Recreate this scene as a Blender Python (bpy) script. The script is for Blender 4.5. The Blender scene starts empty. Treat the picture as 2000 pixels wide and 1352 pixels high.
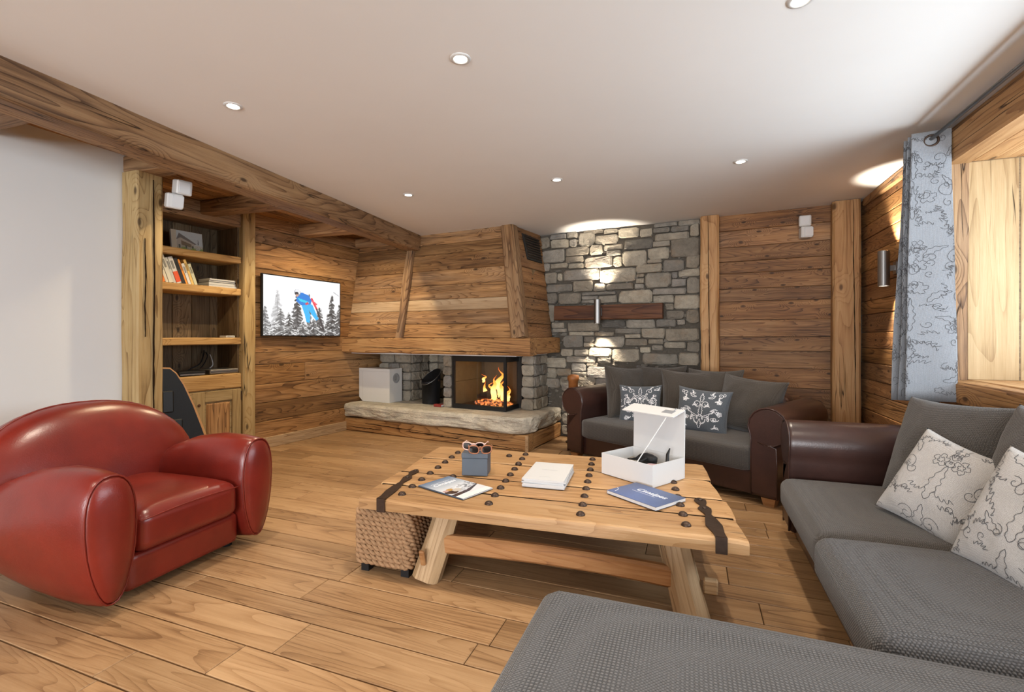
import bpy, bmesh, math, random
import numpy as np
from mathutils import Vector, Matrix, noise

SC = bpy.context.scene
COL = SC.collection
PI = math.pi

# ------------------------------------------------------------------ camera
cam = bpy.data.cameras.new('camera')
cam.sensor_fit = 'HORIZONTAL'; cam.sensor_width = 36
cam.lens = 930 / 2000 * 36
cam.shift_y = -18 / 2000
cam.clip_start = .02
camo = bpy.data.objects.new('camera', cam); COL.objects.link(camo)
camo.location = (0, 0, 1.2)
camo.rotation_euler = (PI / 2, 0, math.atan(350 / 930))
SC.camera = camo
SC.view_settings.view_transform = 'Standard'; SC.view_settings.look = 'None'
SC.view_settings.gamma = 1; SC.view_settings.use_curve_mapping = False
SC.view_settings.exposure = 0.3
SC.cycles.max_bounces = 7; SC.cycles.diffuse_bounces = 4
SC.cycles.use_adaptive_sampling = True; SC.cycles.adaptive_threshold = .015
SC.cycles.glossy_bounces = 3; SC.cycles.transmission_bounces = 4
SC.cycles.sample_clamp_indirect = 6
SC.cycles.caustics_reflective = False; SC.cycles.caustics_refractive = False

# ------------------------------------------------------------------ sky
wd = bpy.data.worlds.new('sky'); SC.world = wd; wd.use_nodes = True
wd.node_tree.nodes['Background'].inputs[0].default_value = (.80, .90, 1, 1)
wd.node_tree.nodes['Background'].inputs[1].default_value = 1.6

# ------------------------------------------------------------------ daylight at the windows
def area(name, loc, rot, sx, sy, power, colr):
    l = bpy.data.lights.new(name, 'AREA'); l.shape = 'RECTANGLE'; l.size = sx; l.size_y = sy
    l.energy = power; l.color = colr
    o = bpy.data.objects.new(name, l); COL.objects.link(o); o.location = loc; o.rotation_euler = rot
    return o
area('daylight_side_window', (2.14, 1.95, 1.50), (0, math.radians(102), 0), 1.3, 3.1, 85, (.80, .90, 1))
area('daylight_rear_window', (-.6, -5.45, 1.40), (math.radians(106), 0, 0), 4.2, 1.9, 420, (.95, .97, 1))
WARM = (1, .87, .70)

# ------------------------------------------------------------------ frames
AB = math.radians(6.7)
E1 = Vector((math.cos(AB), -math.sin(AB), 0)); E2 = Vector((math.sin(AB), math.cos(AB), 0))
P0 = Vector((-4.17, 4.98, 0)); EZ = Vector((0, 0, 1))
def B(b1, b2, z): return P0 + E1 * b1 + E2 * b2 + EZ * z
def V(*a): return Vector(a)

# ------------------------------------------------------------------ node helper
def mat(name):
    m = bpy.data.materials.new(name); m.use_nodes = True
    nt = m.node_tree; nt.nodes.clear()
    out = nt.nodes.new('ShaderNodeOutputMaterial')
    b = nt.nodes.new('ShaderNodeBsdfPrincipled')
    nt.links.new(b.outputs[0], out.inputs[0])
    return m, nt, b
def nd(nt, typ, ins=None, out=0, **props):
    n = nt.nodes.new('ShaderNode' + typ)
    for k, v in props.items(): setattr(n, k, v)
    for k, v in (ins or {}).items():
        s = n.inputs[k]
        if isinstance(v, bpy.types.NodeSocket): nt.links.new(v, s)
        else:
            s.default_value = v
    return n.outputs[out]
def mth(nt, op, a, b=0.0, c=None, clamp=False):
    d = {0: a, 1: b}
    if c is not None: d[2] = c
    return nd(nt, 'Math', d, operation=op, use_clamp=clamp)
def vmul(nt, v, s): return nd(nt, 'VectorMath', {0: v, 1: s}, operation='MULTIPLY')
def vadd(nt, v, s): return nd(nt, 'VectorMath', {0: v, 1: s}, operation='ADD')
def mapr(nt, v, a, b, c, d, smooth=False):
    return nd(nt, 'MapRange', {0: v, 1: a, 2: b, 3: c, 4: d}, interpolation_type='SMOOTHSTEP' if smooth else 'LINEAR')
def mixc(nt, f, a, b, blend='MIX'):
    n = nt.nodes.new('ShaderNodeMix'); n.data_type = 'RGBA'; n.blend_type = blend
    for k, v in ((0, f), (6, a), (7, b)):
        if isinstance(v, bpy.types.NodeSocket): nt.links.new(v, n.inputs[k])
        else: n.inputs[k].default_value = v if k == 0 else (tuple(v) + (1,))[:4]
    return n.outputs[2]
def ramp(nt, f, stops):
    n = nt.nodes.new('ShaderNodeValToRGB'); nt.links.new(f, n.inputs[0])
    e = n.color_ramp.elements
    while len(e) < len(stops): e.new(.5)
    for el, (p, c) in zip(e, stops): el.position = p; el.color = tuple(c) + (1,)
    return n.outputs[0]
def noi(nt, vec, scale=1., detail=2., rough=.5, dist=0.):
    return nd(nt, 'TexNoise', {'Vector': vec, 'Scale': scale, 'Detail': detail, 'Roughness': rough, 'Distortion': dist})
def bump(nt, b, h, strength=.3, dist=.004):
    o = nd(nt, 'Bump', {'Strength': strength, 'Distance': dist, 'Height': h})
    nt.links.new(o, b.inputs['Normal'])
def objvec(nt, k=1.):
    tc = nd(nt, 'TexCoord', out=3)
    r = nd(nt, 'ObjectInfo', out=5)
    off = nd(nt, 'CombineXYZ', {0: mth(nt, 'MULTIPLY', r, 31.7 * k), 1: mth(nt, 'MULTIPLY', r, 57.3 * k), 2: mth(nt, 'MULTIPLY', r, 91.1 * k)})
    return vadd(nt, tc, off), r

def wood(name, dark, mid, light, rough=.62, ring=34., knot=.5, crack=0., var=.4, bs=.5, sc=1., blot=.55, rw=.20, grey=.0):
    m, nt, b = mat(name)
    p, r = objvec(nt)
    sxyz = nt.nodes.new('ShaderNodeSeparateXYZ'); nt.links.new(p, sxyz.inputs[0])
    flat = nd(nt, 'CombineXYZ', {0: mth(nt, 'MULTIPLY', sxyz.outputs[0], 2.4 * sc), 1: mth(nt, 'MULTIPLY', mth(nt, 'ADD', sxyz.outputs[1], sxyz.outputs[2]), 5.2 * sc)})
    vk = nt.nodes.new('ShaderNodeTexVoronoi'); vk.voronoi_dimensions = '2D'; vk.inputs['Scale'].default_value = 1.; nt.links.new(flat, vk.inputs['Vector'])
    keep = mth(nt, 'GREATER_THAN', nd(nt, 'RGBToBW', {0: vk.outputs['Color']}), 1.02 - .62 * min(1., knot))
    d = mth(nt, 'ADD', vk.outputs['Distance'], mapr(nt, keep, 0, 1, 2., 0))
    km = mapr(nt, d, .035, .10, 1, 0, True)
    n1 = noi(nt, vmul(nt, p, (.42 * sc, 4.2 * sc, 4.2 * sc)), 1, 2., .45, .15)
    rr = mth(nt, 'ADD', n1, mapr(nt, d, 0, .42, .16, 0, True))
    ringv = mth(nt, 'FRACT', mth(nt, 'MULTIPLY', rr, ring))          # soft early wood, hard late wood line
    ringv = mth(nt, 'SUBTRACT', 1., mth(nt, 'POWER', ringv, 4.))
    stk = noi(nt, vmul(nt, p, (1.3, 30, 30)), 1, 6, .7)
    fib = noi(nt, vmul(nt, p, (7, 210, 210)), 1, 2, .6)
    blo = noi(nt, vmul(nt, p, (.9, 3.6, 3.6)), 1, 4, .6)
    f = mth(nt, 'ADD', mth(nt, 'MULTIPLY', ringv, rw), mth(nt, 'ADD', mth(nt, 'MULTIPLY', stk, .55), mth(nt, 'ADD', mth(nt, 'MULTIPLY', fib, .18), mth(nt, 'MULTIPLY', blo, blot))))
    c = ramp(nt, mth(nt, 'SUBTRACT', f, rw * .8 + .06), [(.39, dark), (.56, mid), (.74, light)])
    v = mapr(nt, r, 0, 1, 1 - var, 1 + var * .7)
    c = nd(nt, 'VectorMath', {0: c, 'Scale': v}, operation='SCALE')
    if grey:
        g2 = mth(nt, 'FRACT', mth(nt, 'MULTIPLY', r, 13.7))
        gp_ = noi(nt, vmul(nt, p, (1.2, 7, 7)), 1, 3, .6)
        bw_ = nd(nt, 'RGBToBW', {0: c}); tone = nd(nt, 'CombineXYZ', {0: bw_, 1: mth(nt, 'MULTIPLY', bw_, .86), 2: mth(nt, 'MULTIPLY', bw_, .68)})
        c = mixc(nt, mth(nt, 'MULTIPLY', mth(nt, 'MULTIPLY', g2, mapr(nt, gp_, .35, .65, .3, 1.2)), grey, clamp=True), c, tone)
    kmm = mth(nt, 'MULTIPLY', km, .85)
    c = mixc(nt, kmm, c, [x * .35 for x in dark])
    h = mth(nt, 'ADD', mth(nt, 'MULTIPLY', ringv, .4), mth(nt, 'ADD', mth(nt, 'MULTIPLY', stk, .8), mth(nt, 'MULTIPLY', fib, .3)))
    if crack:
        n4 = noi(nt, vmul(nt, p, (.5, 8.5, 8.5)), 1, 3, .55)
        n5 = noi(nt, vmul(nt, p, (1.1, 5, 5)), 1.3, 1)
        ck = mapr(nt, mth(nt, 'ABSOLUTE', mth(nt, 'SUBTRACT', n4, .5)), 0, .011, 1, 0)
        ck = mth(nt, 'MULTIPLY', ck, mapr(nt, n5, .54, .60, 0, crack))
        c = mixc(nt, ck, c, [x * .12 for x in dark])
        h = mth(nt, 'SUBTRACT', h, mth(nt, 'MULTIPLY', ck, 2.))
    nt.links.new(c, b.inputs['Base Color'])
    b.inputs['Roughness'].default_value = rough
    b.inputs['Specular IOR Level'].default_value = .35
    bump(nt, b, h, bs, .004)
    return m

def plain(name, colr, rough=.5, metal=0., nscale=0., nvar=.1, bs=0., spec=.5, coat=0.):
    m, nt, b = mat(name)
    b.inputs['Roughness'].default_value = rough; b.inputs['Metallic'].default_value = metal
    b.inputs['Specular IOR Level'].default_value = spec; b.inputs['Coat Weight'].default_value = coat
    if nscale:
        p, r = objvec(nt)
        n = noi(nt, p, nscale, 4, .6)
        c = mixc(nt, n, [x * (1 - nvar) for x in colr], [min(1, x * (1 + nvar)) for x in colr])
        nt.links.new(c, b.inputs['Base Color'])
        if bs: bump(nt, b, n, bs, .004)
    else: b.inputs['Base Color'].default_value = tuple(colr) + (1,)
    return m
def emit(name, colr, s):
    m, nt, b = mat(name)
    b.inputs['Base Color'].default_value = (0, 0, 0, 1)
    b.inputs['Emission Color'].default_value = tuple(colr) + (1,); b.inputs['Emission Strength'].default_value = s
    return m
def fabric(name, c1, c2, k=900., bs=.5, rough=.95, fuzz=.25):
    m, nt, b = mat(name)
    tc = nd(nt, 'TexCoord', out=3)
    sp = nt.nodes.new('ShaderNodeSeparateXYZ'); nt.links.new(vmul(nt, tc, (k, k, k)), sp.inputs[0])
    s = [mth(nt, 'SINE', sp.outputs[i]) for i in range(3)]
    w = mth(nt, 'ADD', mth(nt, 'MULTIPLY', s[0], s[1]), mth(nt, 'ADD', mth(nt, 'MULTIPLY', s[1], s[2]), mth(nt, 'MULTIPLY', s[0], s[2])))
    sx = noi(nt, vmul(nt, tc, (260, 260, 260)), 1, 2, .6)
    big = noi(nt, tc, 3, 3, .5)
    f = mth(nt, 'ADD', mapr(nt, w, -1, 1, -.28, .28), mth(nt, 'ADD', mth(nt, 'MULTIPLY', sx, .8), mth(nt, 'MULTIPLY', big, .25)))
    c = ramp(nt, f, [(.15, c1), (.85, c2)])
    nt.links.new(c, b.inputs['Base Color']); b.inputs['Roughness'].default_value = rough
    b.inputs['Sheen Weight'].default_value = fuzz; b.inputs['Specular IOR Level'].default_value = .15
    bump(nt, b, mth(nt, 'ADD', w, sx), bs, .0015)
    return m
def leather(name, c1, c2, rough=.34, coat=.1):
    m, nt, b = mat(name)
    p, r = objvec(nt)
    n = noi(nt, p, 5, 3, .6)
    c = mixc(nt, mapr(nt, n, .3, .7, 0, 1), c1, c2)
    nt.links.new(c, b.inputs['Base Color'])
    vo = nd(nt, 'TexVoronoi', {'Vector': p, 'Scale': 170.})
    wr = noi(nt, p, 14, 3, .6)
    b.inputs['Roughness'].default_value = rough; b.inputs['Coat Weight'].default_value = coat
    b.inputs['Coat Roughness'].default_value = .25
    bump(nt, b, mth(nt, 'ADD', mth(nt, 'MULTIPLY', vo, .35), wr), .16, .004)
    return m
def stone(name, stops, bs=.9, rough=.85):
    m, nt, b = mat(name)
    p, r = objvec(nt)
    base = ramp(nt, r, stops)
    n = noi(nt, p, 7, 5, .65)
    n2 = noi(nt, vmul(nt, p, (20, 20, 60)), 1, 4, .65)
    n3 = noi(nt, p, 120, 2, .6)
    f = mapr(nt, mth(nt, 'ADD', mth(nt, 'MULTIPLY', n, .55), mth(nt, 'ADD', mth(nt, 'MULTIPLY', n2, .3), mth(nt, 'MULTIPLY', n3, .2))), .3, .75, .55, 1.4)
    c = nd(nt, 'VectorMath', {0: base, 'Scale': f}, operation='SCALE')
    rust = noi(nt, p, 4, 3, .6)
    c = mixc(nt, mapr(nt, rust, .56, .75, 0, .4), c, (.26, .16, .08))
    nt.links.new(c, b.inputs['Base Color']); b.inputs['Roughness'].default_value = rough
    b.inputs['Specular IOR Level'].default_value = .3
    bump(nt, b, mth(nt, 'ADD', mth(nt, 'MULTIPLY', n, 1.2), mth(nt, 'ADD', mth(nt, 'MULTIPLY', n2, .8), mth(nt, 'MULTIPLY', n3, .2))), bs, .02)
    return m
def vcol(name, rough=.4, emission=0., spec=.5):
    m, nt, b = mat(name)
    a = nd(nt, 'Attribute', attribute_name='Col')
    b.inputs['Roughness'].default_value = rough; b.inputs['Specular IOR Level'].default_value = spec
    if emission:
        b.inputs['Base Color'].default_value = (.02, .02, .02, 1)
        nt.links.new(a, b.inputs['Emission Color']); b.inputs['Emission Strength'].default_value = emission
    else: nt.links.new(a, b.inputs['Base Color'])
    return m

# ------------------------------------------------------------------ materials
M = {}
M['barn'] = wood('barn_wood', (.075, .031, .009), (.27, .128, .041), (.47, .25, .092), knot=.5, var=.42, grey=.35)
M['barn_pale'] = wood('pale_barn_wood', (.28, .17, .085), (.45, .30, .165), (.56, .40, .24), knot=.5, var=.1)
M['barn_back'] = wood('knotty_barn_wood', (.08, .033, .012), (.25, .113, .040), (.40, .205, .078), knot=1., var=.25, sc=1.35, grey=.25)
M['barn_shelf'] = wood('shelf_wood', (.22, .11, .035), (.41, .23, .08), (.54, .34, .14), knot=.4, var=.15)
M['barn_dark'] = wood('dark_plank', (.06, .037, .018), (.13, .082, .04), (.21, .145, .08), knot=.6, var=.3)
M['beam'] = wood('old_beam', (.10, .046, .018), (.275, .145, .062), (.42, .25, .115), ring=26, knot=.6, crack=1., var=.12, bs=.7, grey=.35)
M['post'] = wood('pale_post', (.25, .115, .042), (.43, .228, .092), (.53, .318, .145), ring=20, knot=.45, crack=1., var=.1, bs=.6, rw=.16)
M['jamb'] = wood('pale_jamb', (.25, .15, .066), (.41, .28, .14), (.49, .35, .195), ring=14, knot=.06, crack=1., var=.06, bs=.6, rw=.12)
M['post_old'] = wood('wormy_post', (.17, .095, .033), (.39, .255, .105), (.50, .36, .17), ring=20, knot=.7, crack=1., var=.1, bs=.7, rw=.18)
M['mantel'] = wood('mantel_wood', (.12, .052, .018), (.34, .17, .062), (.47, .27, .11), ring=26, knot=.5, crack=.8, var=.1, bs=.6)
M['slim'] = wood('red_shelf_wood', (.05, .016, .007), (.115, .042, .016), (.18, .072, .03), ring=12, knot=.3, crack=.5, var=.1)
M['floor'] = wood('oak_floor', (.185, .097, .043), (.325, .188, .089), (.425, .265, .137), rough=.40, ring=34, knot=.12, var=.17, bs=.2, sc=.8, rw=.15)
M['table'] = wood('table_wood', (.25, .125, .048), (.42, .235, .10), (.51, .318, .158), rough=.5, ring=22, knot=.25, crack=.6, var=.22, bs=.4, rw=.14)
M['leg'] = wood('leg_wood', (.24, .145, .07), (.42, .28, .15), (.54, .39, .23), ring=20, knot=.3, crack=.8, var=.1, bs=.6, rw=.14)
M['stretcher'] = wood('stretcher_wood', (.19, .08, .03), (.34, .16, .06), (.42, .225, .095), rough=.5, ring=20, knot=.1, var=.1, rw=.12)
M['cabinet'] = wood('cabinet_wood', (.20, .125, .05), (.34, .235, .105), (.44, .32, .16), ring=20, knot=.3, var=.1, rw=.14)
M['plaster'] = plain('white_plaster', (.70, .695, .68), .9, nscale=2.2, nvar=.035, bs=.12, spec=.2)
M['ceiling'] = plain('ceiling_plaster', (.84, .83, .81), .9, nscale=1.6, nvar=.035, bs=.12, spec=.2)
M['mortar'] = plain('mortar', (.105, .09, .072), .95, nscale=45, nvar=.5, bs=1., spec=.15)
M['stone'] = stone('wall_stone', [(0, (.125, .115, .10)), (.15, (.25, .215, .165)), (.3, (.33, .29, .225)), (.45, (.19, .175, .15)), (.6, (.37, .325, .25)), (.75, (.235, .22, .20)), (.88, (.30, .265, .21)), (1, (.44, .39, .30))])
M['slab'] = stone('hearth_stone', [(0, (.52, .47, .38)), (1, (.52, .47, .38))], bs=1.)
M['red'] = leather('red_leather', (.145, .013, .008), (.20, .018, .010), .30, .12)
M['brown'] = leather('brown_leather', (.030, .0135, .011), (.050, .021, .016), .33, .1)
M['fab_dark'] = fabric('charcoal_weave', (.026, .022, .019), (.098, .086, .076), 900)
M['fab_big'] = fabric('charcoal_basket_weave', (.028, .027, .027), (.114, .112, .115), 620, bs=.8)
M['fab_cush'] = fabric('cushion_weave', (.030, .024, .019), (.092, .077, .063), 1000)
M['fab_grey'] = fabric('slate_cotton', (.050, .058, .068), (.11, .122, .138), 1600, bs=.2)
M['fab_light'] = fabric('pale_grey_cotton', (.30, .285, .27), (.46, .445, .43), 1600, bs=.2)
M['fab_curtain'] = fabric('curtain_cotton', (.20, .215, .235), (.33, .35, .375), 1500, bs=.2)
M['stitch_w'] = plain('white_stitch', (.72, .72, .74), .8)
M['stitch_d'] = plain('dark_stitch', (.075, .075, .08), .8)
M['black'] = plain('black_plastic', (.010, .010, .011), .5, spec=.3)
M['blackm'] = plain('black_metal', (.012, .012, .012), .45, .3)
M['iron'] = plain('wrought_iron', (.06, .038, .027), .42, .7, 30, .4, .3)
M['steel'] = plain('brushed_steel', (.32, .31, .30), .42, 1.)
M['white'] = plain('white_enamel', (.62, .61, .59), .4)
M['card'] = plain('white_card', (.60, .60, .60), .45)
M['greybox'] = plain('slate_card', (.068, .085, .108), .55)
M['paper'] = plain('paper', (.58, .575, .565), .6, nscale=60, nvar=.06)
M['glass'] = None
def glassmat():
    m = bpy.data.materials.new('clear_glass'); m.use_nodes = True; nt = m.node_tree; nt.nodes.clear()
    out = nt.nodes.new('ShaderNodeOutputMaterial'); mx = nt.nodes.new('ShaderNodeMixShader'); mx.inputs[0].default_value = .05
    t = nt.nodes.new('ShaderNodeBsdfTransparent'); t.inputs[0].default_value = (.95, .96, .96, 1)
    g = nt.nodes.new('ShaderNodeBsdfGlossy'); g.inputs['Roughness'].default_value = .02
    nt.links.new(t.outputs[0], mx.inputs[1]); nt.links.new(g.outputs[0], mx.inputs[2]); nt.links.new(mx.outputs[0], out.inputs[0])
    return m
M['glass'] = glassmat()
M['lens'] = plain('dark_lens', (.012, .009, .008), .08)

# ------------------------------------------------------------------ object helpers
def link(o, parent=None):
    COL.objects.link(o)
    if parent is not None:
        o.parent = parent
        if parent.type == 'MESH' or parent.name in WORLD_ROOTS:   # sub-parts share their thing's axes
            o.matrix_parent_inverse = parent.matrix_basis.inverted()
    return o
WORLD_ROOTS = set()      # things whose parts are given in room coordinates
def mk(name, verts, faces, m, parent=None, Mx=None, smooth=False):
    me = bpy.data.meshes.new(name)
    me.from_pydata([tuple(v) for v in verts], [], faces)
    if m is not None: me.materials.append(m)
    if smooth: me.polygons.foreach_set('use_smooth', [True] * len(me.polygons))
    me.update()
    o = bpy.data.objects.new(name, me)
    if Mx is not None: o.matrix_basis = Mx
    return link(o, parent)
def tag(o, label=None, cat=None, group=None, kind=None):
    if label: o['label'] = label
    if cat: o['category'] = cat
    if group: o['group'] = group
    if kind: o['kind'] = kind
    return o
def thing(name, loc=(0, 0, 0), rz=0., label=None, cat=None, group=None, kind=None, world=False):
    o = bpy.data.objects.new(name, None); o.location = loc; o.rotation_euler = (0, 0, rz); o.empty_display_size = .1
    COL.objects.link(o)
    if world: WORLD_ROOTS.add(o.name)
    return tag(o, label, cat, group, kind)
def mxf(o, x, y, z):
    m = Matrix((x, y, z)).transposed().to_4x4(); m.translation = o
    return m
def T(x, y, z): return Matrix.Translation((x, y, z))
def RX(a): return Matrix.Rotation(a, 4, 'X')
def RY(a): return Matrix.Rotation(a, 4, 'Y')
def RZ(a): return Matrix.Rotation(a, 4, 'Z')

class MB:
    """collects shapes of ONE part"""
    def __init__(s): s.v = []; s.f = []
    def add(s, vs, fs, Mx=None):
        n = len(s.v)
        s.v += [Mx @ Vector(v) if Mx is not None else Vector(v) for v in vs]
        s.f += [tuple(i + n for i in f) for f in fs]
        return s
    def box(s, x0, x1, y0, y1, z0, z1, Mx=None, c=0.):
        if c:
            vs, fs = cbox(x1 - x0, y1 - y0, z1 - z0, c)
            off = Vector(((x0 + x1) / 2, (y0 + y1) / 2, (z0 + z1) / 2))
            return s.add([Vector(v) + off for v in vs], fs, Mx)
        v = [(x, y, z) for x in (x0, x1) for y in (y0, y1) for z in (z0, z1)]
        return s.add(v, [(0, 1, 3, 2), (4, 6, 7, 5), (0, 4, 5, 1), (2, 3, 7, 6), (0, 2, 6, 4), (1, 5, 7, 3)], Mx)
    def tube(s, pts, r, n=8, closed=False, rr=None):
        pts = [Vector(p) for p in pts]; N = len(pts); rings = []
        up = None
        for i, p in enumerate(pts):
            a = pts[(i - 1) % N] if (closed or i > 0) else p
            b = pts[(i + 1) % N] if (closed or i < N - 1) else p
            t = (b - a).normalized() if (b - a).length > 1e-9 else Vector((0, 0, 1))
            if up is None:
                up = t.orthogonal().normalized()
            u = (up - t * up.dot(t)).normalized(); up = u
            w = t.cross(u); ra = rr[i] if rr else r
            rings.append([p + (u * math.cos(2 * PI * k / n) + w * math.sin(2 * PI * k / n)) * ra for k in range(n)])
        base = len(s.v)
        for rg in rings: s.v += rg
        for i in range(N if closed else N - 1):
            j = (i + 1) % N
            for k in range(n):
                l = (k + 1) % n
                s.f.append((base + i * n + k, base + i * n + l, base + j * n + l, base + j * n + k))
        if not closed:
            s.f.append(tuple(base + k for k in range(n))[::-1]); s.f.append(tuple(base + (N - 1) * n + k for k in range(n)))
        return s
    def lathe(s, prof, n=20, Mx=None, cap=True):
        v = []; f = []
        for r, z in prof:
            for k in range(n): v.append((r * math.cos(2 * PI * k / n), r * math.sin(2 * PI * k / n), z))
        for i in range(len(prof) - 1):
            for k in range(n):
                l = (k + 1) % n
                f.append((i * n + k, i * n + l, (i + 1) * n + l, (i + 1) * n + k))
        if cap:
            f.append(tuple(range(n))[::-1]); f.append(tuple((len(prof) - 1) * n + k for k in range(n)))
        return s.add(v, f, Mx)
    def prism(s, poly, y0, y1, Mx=None):
        """poly in xz, extruded along y"""
        n = len(poly)
        v = [(x, y0, z) for x, z in poly] + [(x, y1, z) for x, z in poly]
        f = [tuple(range(n)), tuple(range(2 * n - 1, n - 1, -1))] + [(i, i + n, (i + 1) % n + n, (i + 1) % n) for i in range(n)]
        return s.add(v, f, Mx)
    def out(s, name, m, parent=None, Mx=None, smooth=False, fix=True):
        o = mk(name, s.v, s.f, m, parent, Mx, smooth)
        if fix:
            bm = bmesh.new(); bm.from_mesh(o.data); bmesh.ops.recalc_face_normals(bm, faces=bm.faces); bm.to_mesh(o.data); bm.free()
        return o

def cbox(w, d, h, c):
    """chamfered box, centred"""
    c = min(c, w / 2.1, d / 2.1, h / 2.1)
    bm = bmesh.new(); bmesh.ops.create_cube(bm, size=1)
    for v in bm.verts: v.co = Vector((v.co.x * w, v.co.y * d, v.co.z * h))
    bmesh.ops.bevel(bm, geom=list(bm.edges), offset=c, segments=1, affect='EDGES')
    vs = [v.co.copy() for v in bm.verts]; fs = [tuple(v.index for v in f.verts) for f in bm.faces]
    bm.free(); return vs, fs

def rbox(w, d, h, r, n=6, crown=0., crownb=0., wob=0., seed=0):
    """soft rounded box (cushion), centred; crown lifts the top"""
    bm = bmesh.new(); bmesh.ops.create_cube(bm, size=2)
    bmesh.ops.subdivide_edges(bm, edges=list(bm.edges), cuts=2 * n, use_grid_fill=True)
    H = Vector((w / 2, d / 2, h / 2)); r = min(r, w / 2, d / 2, h / 2)
    for v in bm.verts:
        q = v.co.copy()
        # concentrate samples near the rim
        q = Vector([math.copysign(abs(t) ** .6, t) if abs(t) < 1 else t for t in q])
        p = Vector((q.x * H.x, q.y * H.y, q.z * H.z))
        c = Vector([max(-(H[i] - r), min(H[i] - r, p[i])) for i in range(3)])
        dlt = p - c
        if dlt.length > 1e-9: p = c + dlt.normalized() * r
        k = max(0, 1 - q.x ** 4) * max(0, 1 - q.y ** 4)
        if p.z > 0: p.z += crown * k
        else: p.z -= crownb * k
        if wob:
            p += noise.noise_vector(p * 6 + Vector((seed, seed * 2, 0))) * wob
        v.co = p
    vs = [v.co.copy() for v in bm.verts]; fs = [tuple(v.index for v in f.verts) for f in bm.faces]
    bm.free(); return vs, fs

def qplank(name, a, b, c, d, t, m, parent=None, ch=.004, label=None):
    """board with front corners a,b (bottom) c,d (top); thickness t behind the front"""
    a, b, c, d = [Vector(p) for p in (a, b, c, d)]
    x = (b - a).normalized(); n = x.cross(d - a).normalized(); y = n.cross(x)
    Mx = mxf(a, x, y, n); Mi = Mx.inverted()
    q = [Mi @ p for p in (a, b, c, d)]
    cen = sum(q, Vector()) / 4
    fr = []
    for p in q:
        dx = math.copysign(min(ch, abs(p.x - cen.x) * .5), cen.x - p.x); dy = math.copysign(min(ch, abs(p.y - cen.y) * .5), cen.y - p.y)
        fr.append(Vector((p.x + dx, p.y + dy, 0)))
    md = [Vector((p.x, p.y, -ch)) for p in q]; bk = [Vector((p.x, p.y, -t)) for p in q]
    vs = bk + md + fr
    fs = [(3, 2, 1, 0), (8, 9, 10, 11)]
    for i in range(4):
        j = (i + 1) % 4
        fs += [(i, j, j + 4, i + 4), (i + 4, j + 4, j + 8, i + 8)]
    return mk(name, vs, fs, m, parent, Mx)

def vplank(name, a, b, c, d, *r, **k): return qplank(name, b, c, d, a, *r, **k)   # grain runs upwards

def beam(name, p0, p1, w, h, m, parent=None, up=(0, 0, 1), ch=.012, irr=.006, seg=10, seed=0, arch=0., taper=1.):
    """hewn timber from p0 to p1 (centre line)"""
    p0, p1 = Vector(p0), Vector(p1); L = (p1 - p0).length; x = (p1 - p0).normalized()
    up = Vector(up); y = up.cross(x).normalized(); z = x.cross(y)
    sec = [(-w/2+ch, -h/2), (w/2-ch, -h/2), (w/2, -h/2+ch), (w/2, h/2-ch), (w/2-ch, h/2), (-w/2+ch, h/2), (-w/2, h/2-ch), (-w/2, -h/2+ch)]
    vs = []; fs = []
    for i in range(seg + 1):
        s = i / seg; k = 1 + (taper - 1) * s
        for (a, b_) in sec:
            nz = noise.noise_vector(Vector((s * L * 2.2 + seed * 7.1, a * 9 + seed, b_ * 9))) * irr
            vs.append((s * L, a * k + nz.y, b_ * k + nz.z + arch * 4 * s * (1 - s)))
    for i in range(seg):
        for k in range(8):
            l = (k + 1) % 8
            fs.append((i*8+k, (i+1)*8+k, (i+1)*8+l, i*8+l))
    fs += [tuple(range(8)), tuple(seg*8+k for k in range(7, -1, -1))]
    o = mk(name, vs, fs, m, parent, mxf(p0, x, y, z))
    bm = bmesh.new(); bm.from_mesh(o.data); bmesh.ops.recalc_face_normals(bm, faces=bm.faces); bm.to_mesh(o.data); bm.free()
    return o


# ================================================================== THE SETTING
rnd = random.Random(4)
def structure(name, mb, m, label=None):
    o = mb.out(name, m); return tag(o, label=label, kind='structure')

# floor: dark bed with oak boards laid on it
floor = structure('floor', MB().box(-5, 2.1, -5.4, 6.4, -.06, -.014), plain('floor_bed', (.09, .05, .022), .7), 'wide oak plank floor with dark joints')
ys = [-3.0, -2.6, -2.2, -1.8, -1.4, -1.0, -.7, -.4, -.1, .12, .32, .5, .7, .88, 1.05, 1.2, 1.37, 1.57, 1.70, 1.89, 2.08]
while ys[-1] < 5.6: ys.append(ys[-1] + rnd.choice((.13, .15, .17, .19)))
for i in range(len(ys) - 1):
    x = -4.6 - rnd.random() * 1.2
    while x < 1.6:
        L = rnd.uniform(.9, 2.1); x0 = max(x, -4.6); x1 = min(x + L, 1.6)
        if x1 - x0 > .05:
            g = .0016
            qplank('plank', (x0 + g, ys[i] + .0028, 0), (x1 - g, ys[i] + .0028, 0), (x1 - g, ys[i+1] - .0028, 0), (x0 + g, ys[i+1] - .0028, 0), .014, M['floor'], floor, ch=.0025)
        x += L
# plaster ceiling
cl = MB(); cl.add([(-2.56, -5.4, 2.45), (2.1, -5.4, 2.45), (2.1, 6.4, 2.45), (-3.28, 6.4, 2.45), (-2.56, -5.4, 2.62), (2.1, -5.4, 2.62), (2.1, 6.4, 2.62), (-3.28, 6.4, 2.62)],
    [(0, 3, 2, 1), (4, 5, 6, 7), (0, 1, 5, 4), (1, 2, 6, 5), (2, 3, 7, 6), (3, 0, 4, 7)])
ceiling = structure('ceiling', cl, M['ceiling'], 'smooth grey white plaster ceiling')
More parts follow.
